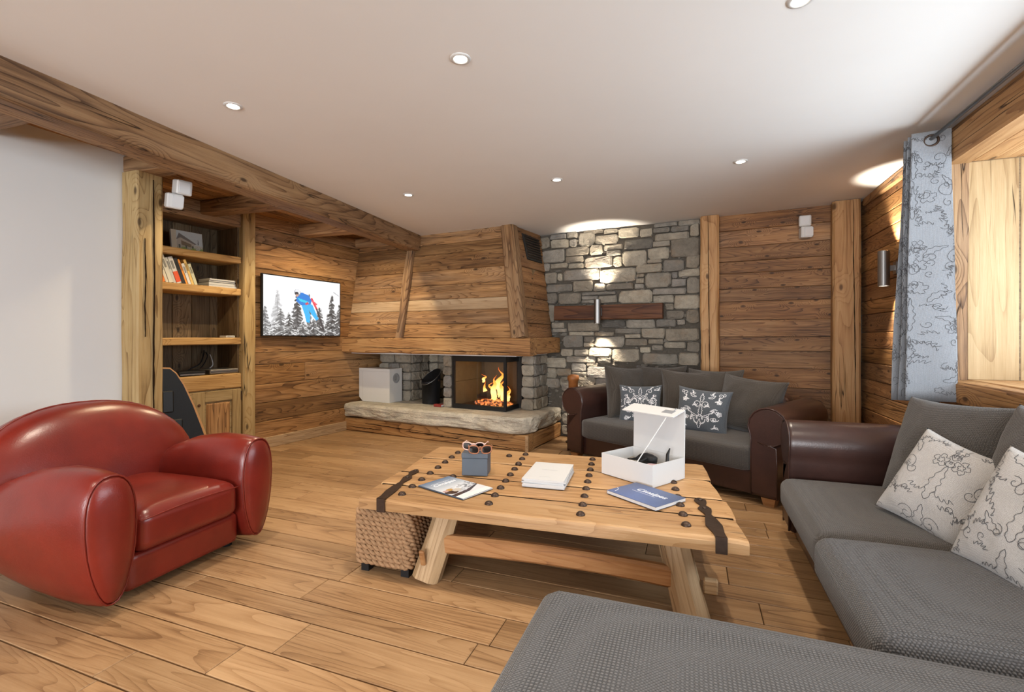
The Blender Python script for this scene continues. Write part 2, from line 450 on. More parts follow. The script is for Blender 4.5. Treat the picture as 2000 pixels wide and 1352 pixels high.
# boarded ceiling of the side bay
bay = structure('ceiling_bay', MB().box(-5, -2.85, -5.4, 6.4, 2.52, 2.62), M['barn_dark'], 'wood boarded ceiling above the joists of the side bay')
x = -4.75
while x < -3.0:
    w = rnd.choice((.13, .16, .18)); 
    qplank('plank', (x, 0, 2.50), (x, 5.6, 2.50), (x + w - .004, 5.6, 2.50), (x + w - .004, 0, 2.50), .02, M['barn'], bay)
    x += w
# white plaster wall on the left
structure('wall_left', MB().box(-4.0, -3.8, -5.4, 2.24, 0, 2.52).box(-5, -3.8, 2.24, 2.34, 0, 2.52), M['plaster'], 'white plaster wall behind the red armchair')
# tv wall
Bm = mxf(P0, E1, E2, EZ)
wtv = structure('wall_television', MB().box(-.6, -.4, -2.9, 1.3, 0, 2.52, Bm).box(-.4, -.022, -1.30, 1.3, 0, 2.52, Bm), M['barn_dark'], 'wall of wide old barn boards behind the television')
zs = [0, .29, .49, .69, .90, 1.03, 1.20, 1.38, 1.56, 1.74, 1.93, 2.20, 2.36, 2.52]
for i in range(len(zs) - 1):
    cuts = [-1.262, .99]
    if i in (3, 6, 9, 11): cuts = [-1.262, rnd.uniform(-.7, .3), .99]
    for a, b in zip(cuts[:-1], cuts[1:]):
        e = rnd.uniform(0, .006)
        qplank('plank', B(e, a + .001, zs[i] + .002), B(e, b - .001, zs[i] + .002), B(e, b - .001, zs[i+1] - .002), B(e, a + .001, zs[i+1] - .002), .022 + e, M['barn'], wtv)
# back wall: rubble stone and knotty boards
wbk = structure('wall_back', MB().box(-.5, 5.9, .95, 1.15, 0, 2.55, Bm), M['mortar'], 'back wall of rubble stone and knotty boards')
zs = [0, .18, .36, .52, .70, .89, 1.06, 1.20, 1.37, 1.56, 1.69, 1.85, 1.97, 2.12, 2.29, 2.46]
for i in range(len(zs) - 1):
    e = rnd.uniform(0, .006)
    qplank('plank', B(4.36, .93 - e, zs[i] + .0015), B(5.45, .93 - e, zs[i] + .0015), B(5.45, .93 - e, zs[i+1] - .0015), B(4.36, .93 - e, zs[i+1] - .0015), .02 + e, M['barn_back'], wbk, ch=.003)

M['stone_pack'] = stone('packing_stone', [(0, (.20, .18, .15)), (1, (.20, .18, .15))])
def stone_piece(parent, x0, z0, x1, z1, t, O, ex, ez, m, rg, name='stone'):
    ex = ex.normalized(); n = ex.cross(ez)
    w, h = x1 - x0, z1 - z0
    k = min(w, h)
    def r(a): return rg.uniform(-a, a)
    q = .10
    c = [rg.uniform(.08, .28) * k for _ in range(8)]
    poly = [(c[0], 0), (w - c[1], r(.06) * k + .0), (w, c[2]), (w + r(.04) * k, h - c[3]), (w - c[4], h), (c[5], h + r(.06) * k), (0, h - c[6]), (r(.04) * k, c[7])]
    cx, cz = w / 2, h / 2
    v = []; f = []
    tilt = (r(.012), r(.012))
    for s, dz in ((1., 0.), (1., t * .72), (.90, t), (.45, t * rg.uniform(1.0, 1.12))):
        for (px, pz) in poly:
            qx, qz = cx + (px - cx) * s, cz + (pz - cz) * s
            j = 0 if dz == 0 else r(.005)
            v.append((qx - cx + (r(.004) if s < 1 else 0), qz - cz + (r(.004) if s < 1 else 0), dz + j + (tilt[0] * (qx - cx) / w + tilt[1] * (qz - cz) / h if dz else 0)))
    v.append((r(.1) * w, r(.1) * h, t * rg.uniform(1.0, 1.15)))
    for a in range(3):
        for i in range(8):
            j = (i + 1) % 8
            f.append((a*8+i, a*8+j, a*8+8+j, a*8+8+i))
    for i in range(8): f.append((24 + i, 24 + (i + 1) % 8, 32))
    f.append(tuple(range(7, -1, -1)))
    o = mk(name, v, f, m, parent, mxf(O + ex * (x0 + cx) + ez * (z0 + cz), ex, ez, n), smooth=False)
    return o

# stones of the rubble wall: left, bottom, right, top along the wall (metres)
SW = [(2.323,2.278,2.468,2.42),(2.477,2.273,2.707,2.372),(2.468,2.378,2.681,2.439),(2.689,2.378,2.818,2.451),(2.827,2.265,3.035,2.425),(2.724,2.271,2.81,2.36),(2.894,2.401,3.133,2.449),(3.039,2.267,3.305,2.374),(3.141,2.385,3.3,2.435),(3.311,2.322,3.539,2.429),(3.547,2.311,3.688,2.402),(3.695,2.339,3.876,2.394),(3.883,2.327,4.071,2.393),(3.717,2.244,4.071,2.324),(4.082,2.266,4.173,2.399),(3.703,2.399,3.946,2.444),(3.96,2.391,4.18,2.456),(3.374,2.182,3.688,2.296),(3.695,2.186,3.876,2.248),(3.883,2.059,4.177,2.264),(2.363,2.102,2.654,2.26),(2.663,2.162,2.961,2.27),(2.978,2.151,3.133,2.262),(3.141,2.195,3.355,2.257),(3.173,2.132,3.34,2.186),(3.355,1.994,3.626,2.162),(3.636,2.051,3.862,2.183),(3.632,2.009,3.79,2.048),(2.667,2.083,2.894,2.156),(2.903,2.007,3.237,2.137),(3.248,1.999,3.349,2.119),(2.369,2.0,2.465,2.101),(2.472,2.026,2.694,2.089),(2.701,2.012,2.894,2.074),(3.797,1.906,4.019,2.032),(3.509,1.905,3.79,2.007),(4.041,1.93,4.175,2.079),(3.96,1.844,4.175,1.926),(2.4,1.847,2.561,1.983),(2.57,1.874,2.628,1.964),(2.635,1.872,3.085,2.001),(3.093,1.817,3.501,1.985),(3.512,1.865,3.602,1.903),(3.608,1.737,3.884,1.902),(3.89,1.832,3.953,1.898),(3.509,1.795,3.599,1.857),(2.414,1.739,2.75,1.833),(2.758,1.737,3.011,1.863),(3.019,1.729,3.157,1.816),(3.165,1.738,3.481,1.807),(3.491,1.734,3.596,1.789),(3.89,1.739,4.038,1.821),(4.047,1.662,4.175,1.833),(3.316,1.577,3.688,1.724),(3.695,1.66,4.038,1.725),(2.869,1.686,3.277,1.721),(2.423,1.6,2.566,1.733),(2.575,1.586,2.861,1.723),(2.869,1.636,3.065,1.681),(2.869,1.591,3.068,1.63),(3.071,1.588,3.296,1.674),(3.695,1.571,3.911,1.657),(3.918,1.497,4.175,1.647),(3.821,1.494,3.913,1.561),(3.833,1.393,4.019,1.481),(4.041,1.343,4.175,1.485),(2.432,1.384,2.518,1.589),(3.946,1.327,4.033,1.386),(2.486,1.305,2.654,1.373),(2.698,1.262,3.085,1.367),(3.098,1.303,3.386,1.383),(3.399,1.297,3.717,1.393),(3.724,1.305,3.939,1.388),(2.504,1.257,2.684,1.3),(2.637,1.065,2.889,1.222),(2.898,1.137,3.027,1.201),(2.894,1.078,3.011,1.131),(3.035,1.079,3.374,1.204),(2.715,1.211,3.019,1.256),(3.029,1.211,3.261,1.255),(3.269,1.237,3.562,1.294),(3.569,1.186,3.819,1.296),(3.826,1.15,4.175,1.293),(3.386,1.183,3.563,1.229),(3.383,1.094,3.633,1.175),(3.641,1.12,3.804,1.176),(3.811,1.08,4.041,1.142),(3.681,1.048,3.804,1.108),(4.049,1.039,4.175,1.143),(2.614,0.972,2.767,1.054),(2.781,0.972,2.949,1.05),(2.961,0.972,3.226,1.068),(3.242,0.913,3.548,1.067),(3.557,1.019,3.67,1.085),(3.581,0.892,3.953,1.016),(3.963,0.893,4.175,1.031),(2.681,0.895,3.035,0.964),(2.378,0.83,2.672,0.946),(3.068,0.896,3.229,0.962),(2.741,0.791,2.919,0.886),(2.933,0.853,3.062,0.895),(2.936,0.723,3.213,0.849),(2.378,0.702,2.551,0.818),(2.561,0.73,2.736,0.821),(2.75,0.726,2.929,0.784),(2.784,0.619,3.019,0.719),(2.378,0.583,2.593,0.696),(2.6,0.601,2.77,0.72),(3.035,0.614,3.229,0.717)]
rg = random.Random(11)
OB = B(0, .95, 0)
for (a, zbot, b, ztop) in SW:
    g = .0005
    stone_piece(wbk, a + g, zbot + g, b - g, min(ztop - g, 2.445), rg.uniform(.028, .06), OB, E1, EZ, M['stone'], rg)
# thin packing stones in the joints
fl_ = MB(); rq = random.Random(77)
for k in range(520):
    w, h = rq.uniform(.03, .10), rq.uniform(.012, .032); cx, cz = rq.uniform(2.36, 4.18), rq.uniform(.05, 2.42); d = rq.uniform(.012, .026)
    c8 = [(-w/2, -h*.2), (-w*.35, -h/2), (w*.35, -h/2), (w/2, -h*.1), (w*.42, h*.4), (0, h/2), (-w*.4, h*.42)]
    jj = [(x * rq.uniform(.8, 1.15), z * rq.uniform(.8, 1.15)) for x, z in c8]; n_ = len(jj)
    vv_ = [B(cx + x, .95, cz + z) for x, z in jj] + [B(cx + x * .8, .95 - d * rq.uniform(.85, 1.1), cz + z * .75) for x, z in jj]
    fl_.add(vv_, [tuple(range(n_, 2 * n_))] + [(i, (i+1) % n_, (i+1) % n_ + n_, i + n_) for i in range(n_)])
tag(fl_.out('packing_stones', M['stone_pack'], wbk), kind='stuff')
# courses down to the floor beside the hearth and behind the sofa
z = .03
while z < .66:
    h = rg.uniform(.09, .15); b1 = 2.62
    while b1 < 3.35:
        w = rg.uniform(.12, .26)
        stone_piece(wbk, b1, z, b1 + w - .012, z + h - .012, rg.uniform(.03, .055), OB, E1, EZ, M['stone'], rg)
        b1 += w
    z += h
# right wall with the deep window opening
WY0, WY1, WZ0, WZ1 = .4, 3.52, .95, 2.215
wr = MB()
wr.box(1.502, 2.0, WY1, 5.9, 0, 2.52).box(1.502, 2.0, -5.4, WY0, 0, 2.52).box(1.502, 2.0, WY0, WY1, 0, WZ0 - .03).box(1.502, 2.0, WY0, WY1, WZ1 + .06, 2.52)
wrt = structure('wall_right', wr, M['barn_dark'], 'window wall of old boards beside the dark sofas')
zs = [0, .2, .38, .55, .70, .82, .97, 1.10, 1.24, 1.40, 1.52, 1.66, 1.79, 1.94, 2.08, 2.20, 2.32, 2.46]
for i in range(len(zs) - 1):
    e = rnd.uniform(0, .008)
    yend = 3.78 if zs[i] >= .80 else 1.3
    qplank('plank', V(1.482 - e, 5.3, zs[i] + .002), V(1.482 - e, yend, zs[i] + .002), V(1.482 - e, yend, zs[i+1] - .002), V(1.482 - e, 5.3, zs[i+1] - .002), .02 + e, M['barn_back' if i % 3 else 'barn'], wrt)
# wall behind the camera, with its own window
structure('wall_front', MB().box(-4.0, -2.7, -5.4, -5.2, 0, 2.52).box(1.5, 2.0, -5.4, -5.2, 0, 2.52).box(-2.7, 1.5, -5.4, -5.2, 0, .45).box(-2.7, 1.5, -5.4, -5.2, 2.35, 2.52), M['plaster'], 'white plaster wall with a wide window')
# window of the right wall
w1 = thing('window_1', (0, 0, 0), 0, kind='structure', label='deep set window with pale timber reveal beside the curtain')
for k in range(2):
    xa, xb = 1.50 + k * .235, 1.50 + (k + 1) * .235 - .003
    vplank('jamb_board', V(xa, WY1 - .002, WZ0), V(xb, WY1 - .002, WZ0), V(xb, WY1 - .002, WZ1), V(xa, WY1 - .002, WZ1), .03, M['jamb'], w1)
beam('jamb_post', V(1.47, 3.63, .93), V(1.47, 3.63, 2.25), .22, .10, M['beam'], w1, up=(1, 0, 0), seed=3)
beam('lintel', V(1.46, 3.95, 2.295), V(1.46, .1, 2.295), .13, .17, M['post'], w1, seed=5)
beam('top_plate', V(1.475, 5.15, 2.415), V(1.475, -1.2, 2.415), .05, .075, M['beam'], w1, seed=6)
qplank('soffit_board', V(1.52, .4, 2.215), V(1.52, 3.52, 2.215), V(1.98, 3.52, 2.215), V(1.98, .4, 2.215), .04, M['post'], w1)
beam('sill_beam', V(1.45, 3.78, .885), V(1.45, .1, .885), .13, .125, M['mantel'], w1, seed=8)
qplank('sill_board', V(1.50, 3.52, .952), V(1.50, .4, .952), V(1.98, .4, .952), V(1.98, 3.52, .952), .03, M['post'], w1)
fr = MB()
for y0, y1, z0, z1 in ((.4, 3.52, .95, 1.02), (.4, 3.52, 2.15, 2.215), (.4, .47, 1.02, 2.15), (3.45, 3.52, 1.02, 2.15), (1.925, 1.995, 1.02, 2.15)): fr.box(1.90, 1.96, y0, y1, z0, z1)
fr.out('window_frame', M['post'], w1)
for y0 in (.47, 1.995): MB().box(1.925, 1.93, y0, y0 + 1.455, 1.02, 2.15).out('pane', M['glass'], w1)
w2 = thing('window_2', (0, 0, 0), 0, kind='structure', label='wide window in the wall behind the viewer')
fr = MB()
for x0, x1, z0, z1 in ((-2.7, 1.5, .45, .52), (-2.7, 1.5, 2.28, 2.35), (-2.7, -2.63, .52, 2.28), (1.43, 1.5, .52, 2.28), (-.635, -.565, .52, 2.28)): fr.box(x0, x1, -5.33, -5.27, z0, z1)
fr.out('window_frame', M['post'], w2)
# baseboard under the television
bb = qplank('baseboard_left', B(.028, -1.26, 0), B(.028, 0.0, 0), B(.028, 0.0, .115), B(.028, -1.26, .115), .028, M['barn_pale'])
tag(bb, 'pale wooden baseboard under the television wall', kind='structure')

# ================================================================== timbers
o = beam('ceiling_beam', V(-2.556, -5.2, 2.385), V(-3.225, 5.10, 2.385), .20, .25, M['beam'], seg=40, irr=.010, seed=1)
tag(o, 'long hewn beam along the edge of the plaster ceiling', 'beam')
for (nm, y, xa, xb, lab) in (('a', 1.43, -3.8, -2.95, 'ceiling joist nearest the viewer at the upper left'), ('b', 2.285, -3.82, -3.0, 'ceiling joist resting on the wormy wooden post'), ('c', 3.27, -4.45, -3.06, 'ceiling joist above the bookcase end'), ('d', 4.36, -4.32, -3.13, 'ceiling joist above the television'), ('e', 5.19, -4.25, -3.19, 'ceiling joist against the top of the fireplace hood')):
    o = beam('ceiling_joist', V(xa, y, 2.435), V(xb, y + .03, 2.435), .15 if nm != 'e' else .09, .13, M['beam'], seg=12, irr=.008, seed=ord(nm))
    tag(o, lab, 'joist', 'joists of the side bay')
o = beam('timber_post', V(-3.72, 2.285, 0), V(-3.72, 2.285, 2.37), .175, .18, M['post_old'], up=(0, 1, 0), seg=26, irr=.008, seed=21)
tag(o, 'square wormy wooden post between white wall and bookcase', 'post')
def bpost(b1, b2, w, d, z1, m, lab, sd, irr):
    o = beam('timber_post', B(b1, b2, 0), B(b1, b2, z1), w, d, m, up=E2, seg=26, irr=irr, seed=sd, ch=.018)
    return tag(o, lab, 'post')
bpost(4.28, .875, .175, .14, 2.445, M['post'], 'hewn post between the stone wall and the boards', 31, .016)
bpost(5.44, .86, .215, .15, 2.445, M['post'], 'thick pale post in the corner by the wall light', 32, .006)

def crack(parent, a, b, n, w, sd, off):
    """open drying crack: a dark jagged sliver running along a timber face with normal n"""
    a, b, n = Vector(a), Vector(b), Vector(n).normalized(); t = (b - a); L = t.length; t.normalize(); s = n.cross(t)
    rq = random.Random(sd); N = 26; v = []; f = []; d = 0
    for i in range(N + 1):
        q = i / N; d += rq.uniform(-.0022, .0022); hw_ = w * math.sin(PI * (q * .96 + .02)) ** .5 * rq.uniform(.5, 1.1)
        c = a + t * (L * q) + s * d + n * off
        v += [c + s * hw_, c - s * hw_, c + s * hw_ - n * .012, c - s * hw_ - n * .012]
    for i in range(N):
        k = 4 * i; f += [(k, k+1, k+5, k+4), (k+2, k+6, k+7, k+3), (k, k+4, k+6, k+2), (k+1, k+3, k+7, k+5)]
    MB().add(v, f).out('drying_crack', M['crack'], parent)
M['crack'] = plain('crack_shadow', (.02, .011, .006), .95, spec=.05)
TP = [o for o in bpy.data.objects if o.name.startswith('timber_post')]
crack(TP[0], (-3.630, 2.305, .3), (-3.630, 2.305, 2.33), (1, 0, 0), .006, 1, .004)
crack(TP[0], (-3.630, 2.25, 1.2), (-3.630, 2.255, 1.9), (1, 0, 0), .003, 2, .004)
crack(TP[1], B(4.285, .803, .4), B(4.275, .803, 2.44), -E2, .004, 3, .006)
crack(TP[2], B(5.503, .785, .4), B(5.495, .785, 2.44), -E2, .0045, 4, .002)


# ================================================================== FIREPLACE
fp = thing('fireplace', B(1.3, .45, 0), 0, 'corner fireplace with boarded hood, timber mantel and stone hearth', 'fireplace', world=True)
def hb2(z): return .04 + .22 * (z - 1.19) / 1.26
def hb1(z): return 2.53 - .25 * (z - 1.19) / 1.26
def hbk(z): return 2.50 - .15 * (z - 1.19) / 1.26
hood = MB()
hp = []
for z in (1.185, 2.49):
    hp += [B(-.02, hb2(z) + .03, z), B(hb1(z) - .03, hb2(z) + .03, z), B(hbk(z) - .03, .95, z), B(-.02, .95, z)]
hood.add(hp, [(0, 1, 5, 4), (1, 2, 6, 5), (2, 3, 7, 6), (3, 0, 4, 7), (4, 5, 6, 7), (3, 2, 1, 0)])
hood = hood.out('hood', M['barn_dark'], fp)
zs = [1.19, 1.35, 1.51, 1.64, 1.81, 1.99, 2.19, 2.31, 2.455]
for i in range(len(zs) - 1):
    z0, z1 = zs[i] + .0015, zs[i+1] - .0015
    mm = M['barn_pale'] if i == 2 else M['barn']
    e = rnd.uniform(0, .006)
    qplank('plank', B(.004, hb2(z0) - e, z0), B(hb1(z0), hb2(z0) - e, z0), B(hb1(z1), hb2(z1) - e, z1), B(.004, hb2(z1) - e, z1), .028, mm, hood)
    qplank('plank', B(hb1(z0) + e, hb2(z0), z0), B(hbk(z0) + e, .91, z0), B(hbk(z1) + e, .91, z1), B(hb1(z1) + e, hb2(z1), z1), .028, M['barn_back'], hood)
beam('batten', B(.885, hb2(1.19) - .03, 1.18), B(.915, hb2(2.33) - .03, 2.35), .10, .075, M['beam'], hood, up=E2, seed=41, irr=.01, seg=16, ch=.02)
beam('batten', B(2.475, hb2(1.19) + .035, 1.18), B(2.225, hb2(2.45) + .035, 2.447), .165, .14, M['beam'], hood, up=E2, seed=43, irr=.009, seg=16, ch=.02)
# dark grille on the hood's side
gr = MB(); va, vb = 2.09, 2.39
def gp(b2, z, e): return B(hb1(z) + (hbk(z) - hb1(z)) * (b2 - hb2(z)) / (.91 - hb2(z)) + e, b2, z)
g = qplank('vent_grille', gp(.47, va, .014), gp(.84, va, .014), gp(.84, vb, .014), gp(.44, vb, .014), .012, M['blackm'], fp)
for k in range(9):
    z = va + .03 + k * .03
    qplank('slat', gp(.49, z, .022), gp(.82, z, .022), gp(.82, z + .016, .018), gp(.49, z + .016, .018), .006, M['iron'], g)
# mantel
mn = beam('mantel_beam', B(0.0, .03, 1.095), B(2.655, .03, 1.095), .17, .185, M['mantel'], fp, seg=30, irr=.009, seed=45, ch=.014)
beam('mantel_return', B(2.50, .12, 1.10), B(2.50, .925, 1.10), .19, .185, M['mantel'], fp, seg=12, irr=.007, seed=46)
MB().box(.01, 2.42, .10, .94, .985, 1.01, Bm).out('soffit', M['plaster'], fp)
# hearth slab (rough split stone)
vs, fs = rbox(2.62, .97, .175, .04, 30)
vv = []
for v in vs:
    q = Vector((v.x * 1.6, v.y * 3, v.z * 5)); amp = .05 if v.y < -.40 or v.x > 1.25 else .007
    d = (noise.ridged_multi_fractal(q * 1.9, .9, 2.1, 6, 1., 2.) - 1.) * amp * .45 if amp > .02 else noise.fractal(q * 2.2, 1., 2.1, 5) * amp
    dn = noise.noise(Vector((v.x * 1.3, 4.2, 0))) * .035
    if v.y < -.40: v = v + Vector((0, d + dn, (noise.noise(Vector((v.x * 3, 7, v.z * 4))) * .02 if v.z < 0 else 0)))
    elif v.x > 1.25: v = v + Vector((d, 0, 0))
    else: v = v + Vector((0, 0, d))
    if v.x > 1.0 and v.y < -.2:  # rounded right corner
        k = max(0, (v.x - 1.0) / .31) ** 3 * max(0, (-.2 - v.y) / .28) ** 2
        v = v + Vector((-.05 * k, .05 * k, 0))
    vv.append(v)
MB().add(vv, fs).out('hearth_slab', M['slab'], fp, mxf(B(1.295, .455, .262), E1, E2, EZ), smooth=True)
beam('plinth_beam', B(0, .075, .085), B(2.60, .075, .085), .15, .165, M['mantel'], fp, seg=26, irr=.008, seed=47)
beam('plinth_beam', B(2.525, .16, .085), B(2.525, .93, .085), .15, .165, M['mantel'], fp, seg=10, irr=.006, seed=48)
PB_ = [o for o in fp.children if o.name.startswith('plinth_beam')]
for k, (a, b, z, w) in enumerate(((.35, 1.25, .115, .005), (1.0, 1.75, .075, .006), (1.55, 2.4, .11, .006), (.1, .6, .06, .004), (1.9, 2.55, .045, .004))):
    crack(PB_[0], B(a, .0, z), B(b, .0, z - .012), -E2, w, 60 + k, .003)
for k, (a, b, z, w) in enumerate(((.3, 1.3, 1.07, .003), (1.2, 2.5, 1.05, .0035))): crack(mn, B(a, -.055, z), B(b, -.055, z - .008), -E2, w, 70 + k, .004)
MB().box(2.575, 2.606, -.004, .012, .006, .165, Bm).out('end_block', M['barn_pale'], fp)
MB().box(.01, 2.4, .14, .94, .01, .18, Bm).out('hearth_core', M['mortar'], fp)
# stone piers under the mantel
def pier(b1a, b1b, b2f, z0, z1, rows, cols, sd, side=None):
    rg = random.Random(sd)
    core = MB().box(b1a + .02, b1b - .02, b2f + .03, .945, z0, z1, Bm).out('stone_pier', M['mortar'], fp)
    zz = [z0 + (z1 - z0) * k / rows + (rg.uniform(-.02, .02) if 0 < k < rows else 0) for k in range(rows + 1)]
    for r in range(rows):
        n = cols + (r % 2 if b1b - b1a > .3 else 0)
        xx = [b1a + (b1b - b1a) * k / n + (rg.uniform(-.04, .04) * (b1b - b1a) if 0 < k < n else 0) for k in range(n + 1)]
        for k in range(n):
            stone_piece(core, xx[k] + .004, zz[r] + .004, xx[k+1] - .004, zz[r+1] - .004, rg.uniform(.028, .04), B(0, b2f + .03, 0), E1, EZ, M['stone'], rg)
        if side:
            dd = [b2f + .02, b2f + .02 + (.90 - b2f) * rg.uniform(.4, .6), .92]
            for k in range(2):
                if side > 0: stone_piece(core, dd[k] + .004, zz[r] + .004, dd[k+1] - .004, zz[r+1] - .004, rg.uniform(.02, .035), B(b1b - .02, 0, 0), E2, EZ, M['stone'], rg)
                else: stone_piece(core, -dd[k+1] + .004, zz[r] + .004, -dd[k] - .004, zz[r+1] - .004, rg.uniform(.02, .035), B(b1a + .02, 0, 0), -E2, EZ, M['stone'], rg)
pier(2.27, 2.43, .52, .35, .985, 5, 1, 5, side=1)
pier(.10, .64, .52, .35, .985, 5, 2, 6, side=1)
pier(1.33, 1.465, .28, .35, .985, 5, 1, 7, side=-1)
MB().box(1.16, 1.34, .60, .94, .35, .985, Bm).out('plaster_cheek', plain('sooty_plaster', (.25, .21, .16), .9, nscale=9, nvar=.2), fp)
rg = random.Random(9)
z = .36
while z < .95:
    h = rg.uniform(.11, .15); b1 = .64
    while b1 < 1.16:
        w = rg.uniform(.15, .3); stone_piece(wbk, b1, z, min(b1 + w, 1.17) - .01, z + h - .012, .035, OB, E1, EZ, M['stone'], rg); b1 += w
    z += h
# glazed corner firebox
fb = MB(); FZ0, FZ1 = .355, .985
def fbox(*a): fb.box(*a, Bm)
x0, x1, yf, yb = 1.475, 2.20, .27, .60
fbox(x0, x0 + .03, yf, yf + .03, FZ0, FZ1); fbox(x1 - .03, x1, yf, yf + .03, FZ0, FZ1); fbox(x1 - .03, x1 + .04, yb, yb + .04, FZ0, FZ1)
fbox(x0 + .03, x1 - .03, yf, yf + .035, FZ0, FZ0 + .05); fbox(x0 + .03, x1 - .03, yf, yf + .035, FZ1 - .075, FZ1)
fbox(x1 - .035, x1, yf + .03, yb, FZ0, FZ0 + .05); fbox(x1 - .035, x1, yf + .03, yb, FZ1 - .075, FZ1)
fbox(x1 + .0, x1 + .07, yb + .04, .94, FZ0, FZ1)
box_ = fb.out('firebox', M['blackm'], fp)
brick = plain('sooty_firebrick', (.10, .07, .04), .9, nscale=12, nvar=.5, bs=.4)
tan = plain('refractory_panel', (.17, .125, .06), .85, nscale=10, nvar=.3)
MB().box(x0 + .001, x1 + .06, .90, .935, FZ0, FZ1, Bm).out('back_panel', brick, box_)
MB().box(x0 + .001, x0 + .03, yf + .03, .90, FZ0, .66, Bm).out('side_panel', tan, box_)
MB().box(x0 + .001, x0 + .03, yf + .03, .90, .664, FZ1, Bm).out('side_panel', tan, box_)
MB().box(x0 + .03, x1 - .005, yf + .03, .90, FZ0, FZ0 + .03, Bm).out('grate_floor', brick, box_)
MB().box(x0 + .03, x1 - .03, yf + .012, yf + .016, FZ0 + .05, FZ1 - .075, Bm).out('pane', M['glass'], box_)
MB().box(x1 - .018, x1 - .014, yf + .03, yb, FZ0 + .05, FZ1 - .075, Bm).out('pane', M['glass'], box_)
# ember bed, logs and flames
rg = random.Random(3)
ember = mat('glowing_ember'); m_, nt, b_ = ember
p, r = objvec(nt); n = noi(nt, p, 28, 3, .6)
nt.links.new(ramp(nt, n, [(.35, (.10, .06, .05)), (.6, (.35, .2, .15))]), b_.inputs['Base Color'])
nt.links.new(ramp(nt, n, [(.45, (0, 0, 0)), (.62, (1, .22, .04))]), b_.inputs['Emission Color']); b_.inputs['Emission Strength'].default_value = 1.6
mb = MB()
for k in range(150):
    a = rg.uniform(0, 2 * PI); rr = math.sqrt(rg.random()); sx = rg.uniform(.018, .034)
    c = Vector((1.87 + .27 * rr * math.cos(a), .56 + .16 * rr * math.sin(a), FZ0 + .035 + .06 * (1 - rr)))
    bm = bmesh.new(); bmesh.ops.create_icosphere(bm, subdivisions=1, radius=sx)
    mb.add([Vector((v.co.x * rg.uniform(.8, 1.2), v.co.y * rg.uniform(.8, 1.2), v.co.z * .7)) + c for v in bm.verts], [tuple(v.index for v in f.verts) for f in bm.faces], Bm); bm.free()
eb = mb.out('ember_bed', m_); tag(eb, 'heap of pale glowing embers inside the glazed firebox', 'embers', kind='stuff')
char = plain('charred_log', (.03, .018, .012), .9, nscale=25, nvar=.6, bs=.8)
for k, (a, b, lab) in enumerate((((1.66, .55, .47), (2.06, .60, .49), 'charred log lying lowest across the embers'), ((1.75, .46, .50), (2.0, .66, .54), 'charred log crossing over the lower log'))):
    o = MB().tube([B(*a) * (1 - t) + B(*b) * t for t in (0, .25, .5, .75, 1)], .032, 9, rr=[.026, .034, .031, .034, .025]).out('fire_log', char)
    tag(o, lab, 'log', 'logs in the fire')
fm, nt, b_ = mat('flame')
tc = nd(nt, 'TexCoord', out=0)
sp = nt.nodes.new('ShaderNodeSeparateXYZ'); nt.links.new(tc, sp.inputs[0])
b_.inputs['Base Color'].default_value = (0, 0, 0, 1); b_.inputs['Specular IOR Level'].default_value = 0
nt.links.new(ramp(nt, sp.outputs[2], [(0, (1, .50, .13)), (.35, (1, .60, .20)), (.65, (1, .30, .045)), (1, (.75, .085, .008))]), b_.inputs['Emission Color'])
b_.inputs['Emission Strength'].default_value = 2.2
fire = thing('fire', B(1.9, .55, .44), 0, 'orange flames rising from logs behind the firebox glass', 'fire')
for k, (dx, dy, h, w, sd, z0) in enumerate(((-.14, 0, .20, .030, 1, .02), (-.165, .01, .10, .02, 9, .20), (-.05, .03, .22, .032, 4, 0), (.0, -.02, .30, .045, 2, .0), (.05, .03, .36, .050, 3, .03), (.11, .0, .26, .042, 5, .0), (.17, .02, .17, .035, 6, 0), (-.02, .06, .16, .04, 7, 0), (.20, -.04, .13, .028, 8, 0))):
    pts = []; rr = []
    for i in range(15):
        t = i / 14
        pts.append(E1 * (dx + .045 * t * noise.noise(Vector((sd * 3.7, t * 3.4, 0))) * 2.2) + E2 * (dy + .03 * t * noise.noise(Vector((sd * 5.1, t * 3, 9)))) + EZ * (z0 + h * t))
        rr.append(max(.0012, w * (math.sin(PI * min(1, t * .78 + .2)) ** 1.2) * (1 - t) ** .55 * (1 + .35 * noise.noise(Vector((sd, t * 6, 3))))))
    o = MB().tube(pts, .01, 10, rr=rr).out('flame', fm, fire, smooth=True)
fl = bpy.data.lights.new('fire_glow', 'POINT'); fl.energy = 1.5; fl.color = (1, .48, .16); fl.shadow_soft_size = .1
fo = bpy.data.objects.new('fire_glow', fl); COL.objects.link(fo); fo.location = B(1.92, .52, .68)

# ================================================================== BOOKCASE
bc = thing('bookcase', B(-.16, -2.08, 0), 0, 'built-in rustic bookcase with cupboard between two posts', 'bookcase', world=True)
b2 = -2.78
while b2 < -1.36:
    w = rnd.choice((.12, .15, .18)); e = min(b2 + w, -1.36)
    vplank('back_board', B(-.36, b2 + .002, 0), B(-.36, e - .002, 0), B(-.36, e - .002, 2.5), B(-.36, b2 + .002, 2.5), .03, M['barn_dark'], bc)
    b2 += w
vplank('side_board', B(-.02, -1.395, .0), B(-.36, -1.395, 0), B(-.36, -1.395, 2.5), B(-.02, -1.395, 2.5), .02, M['barn_dark'], bc)
beam('upright', B(.0, -1.328, 0), B(.0, -1.328, 2.5), .11, .135, M['post_old'], bc, up=E2, seed=51, irr=.005, seg=20)
for k, (zt, thk) in enumerate(((2.015, .065), (1.69, .07), (1.19, .07))):
    beam('shelf', B(-.165, -2.78, zt - thk / 2), B(-.165, -1.40, zt - thk / 2), .37, thk, M['barn_shelf'], bc, seed=53 + k, irr=.005, ch=.008, seg=16)
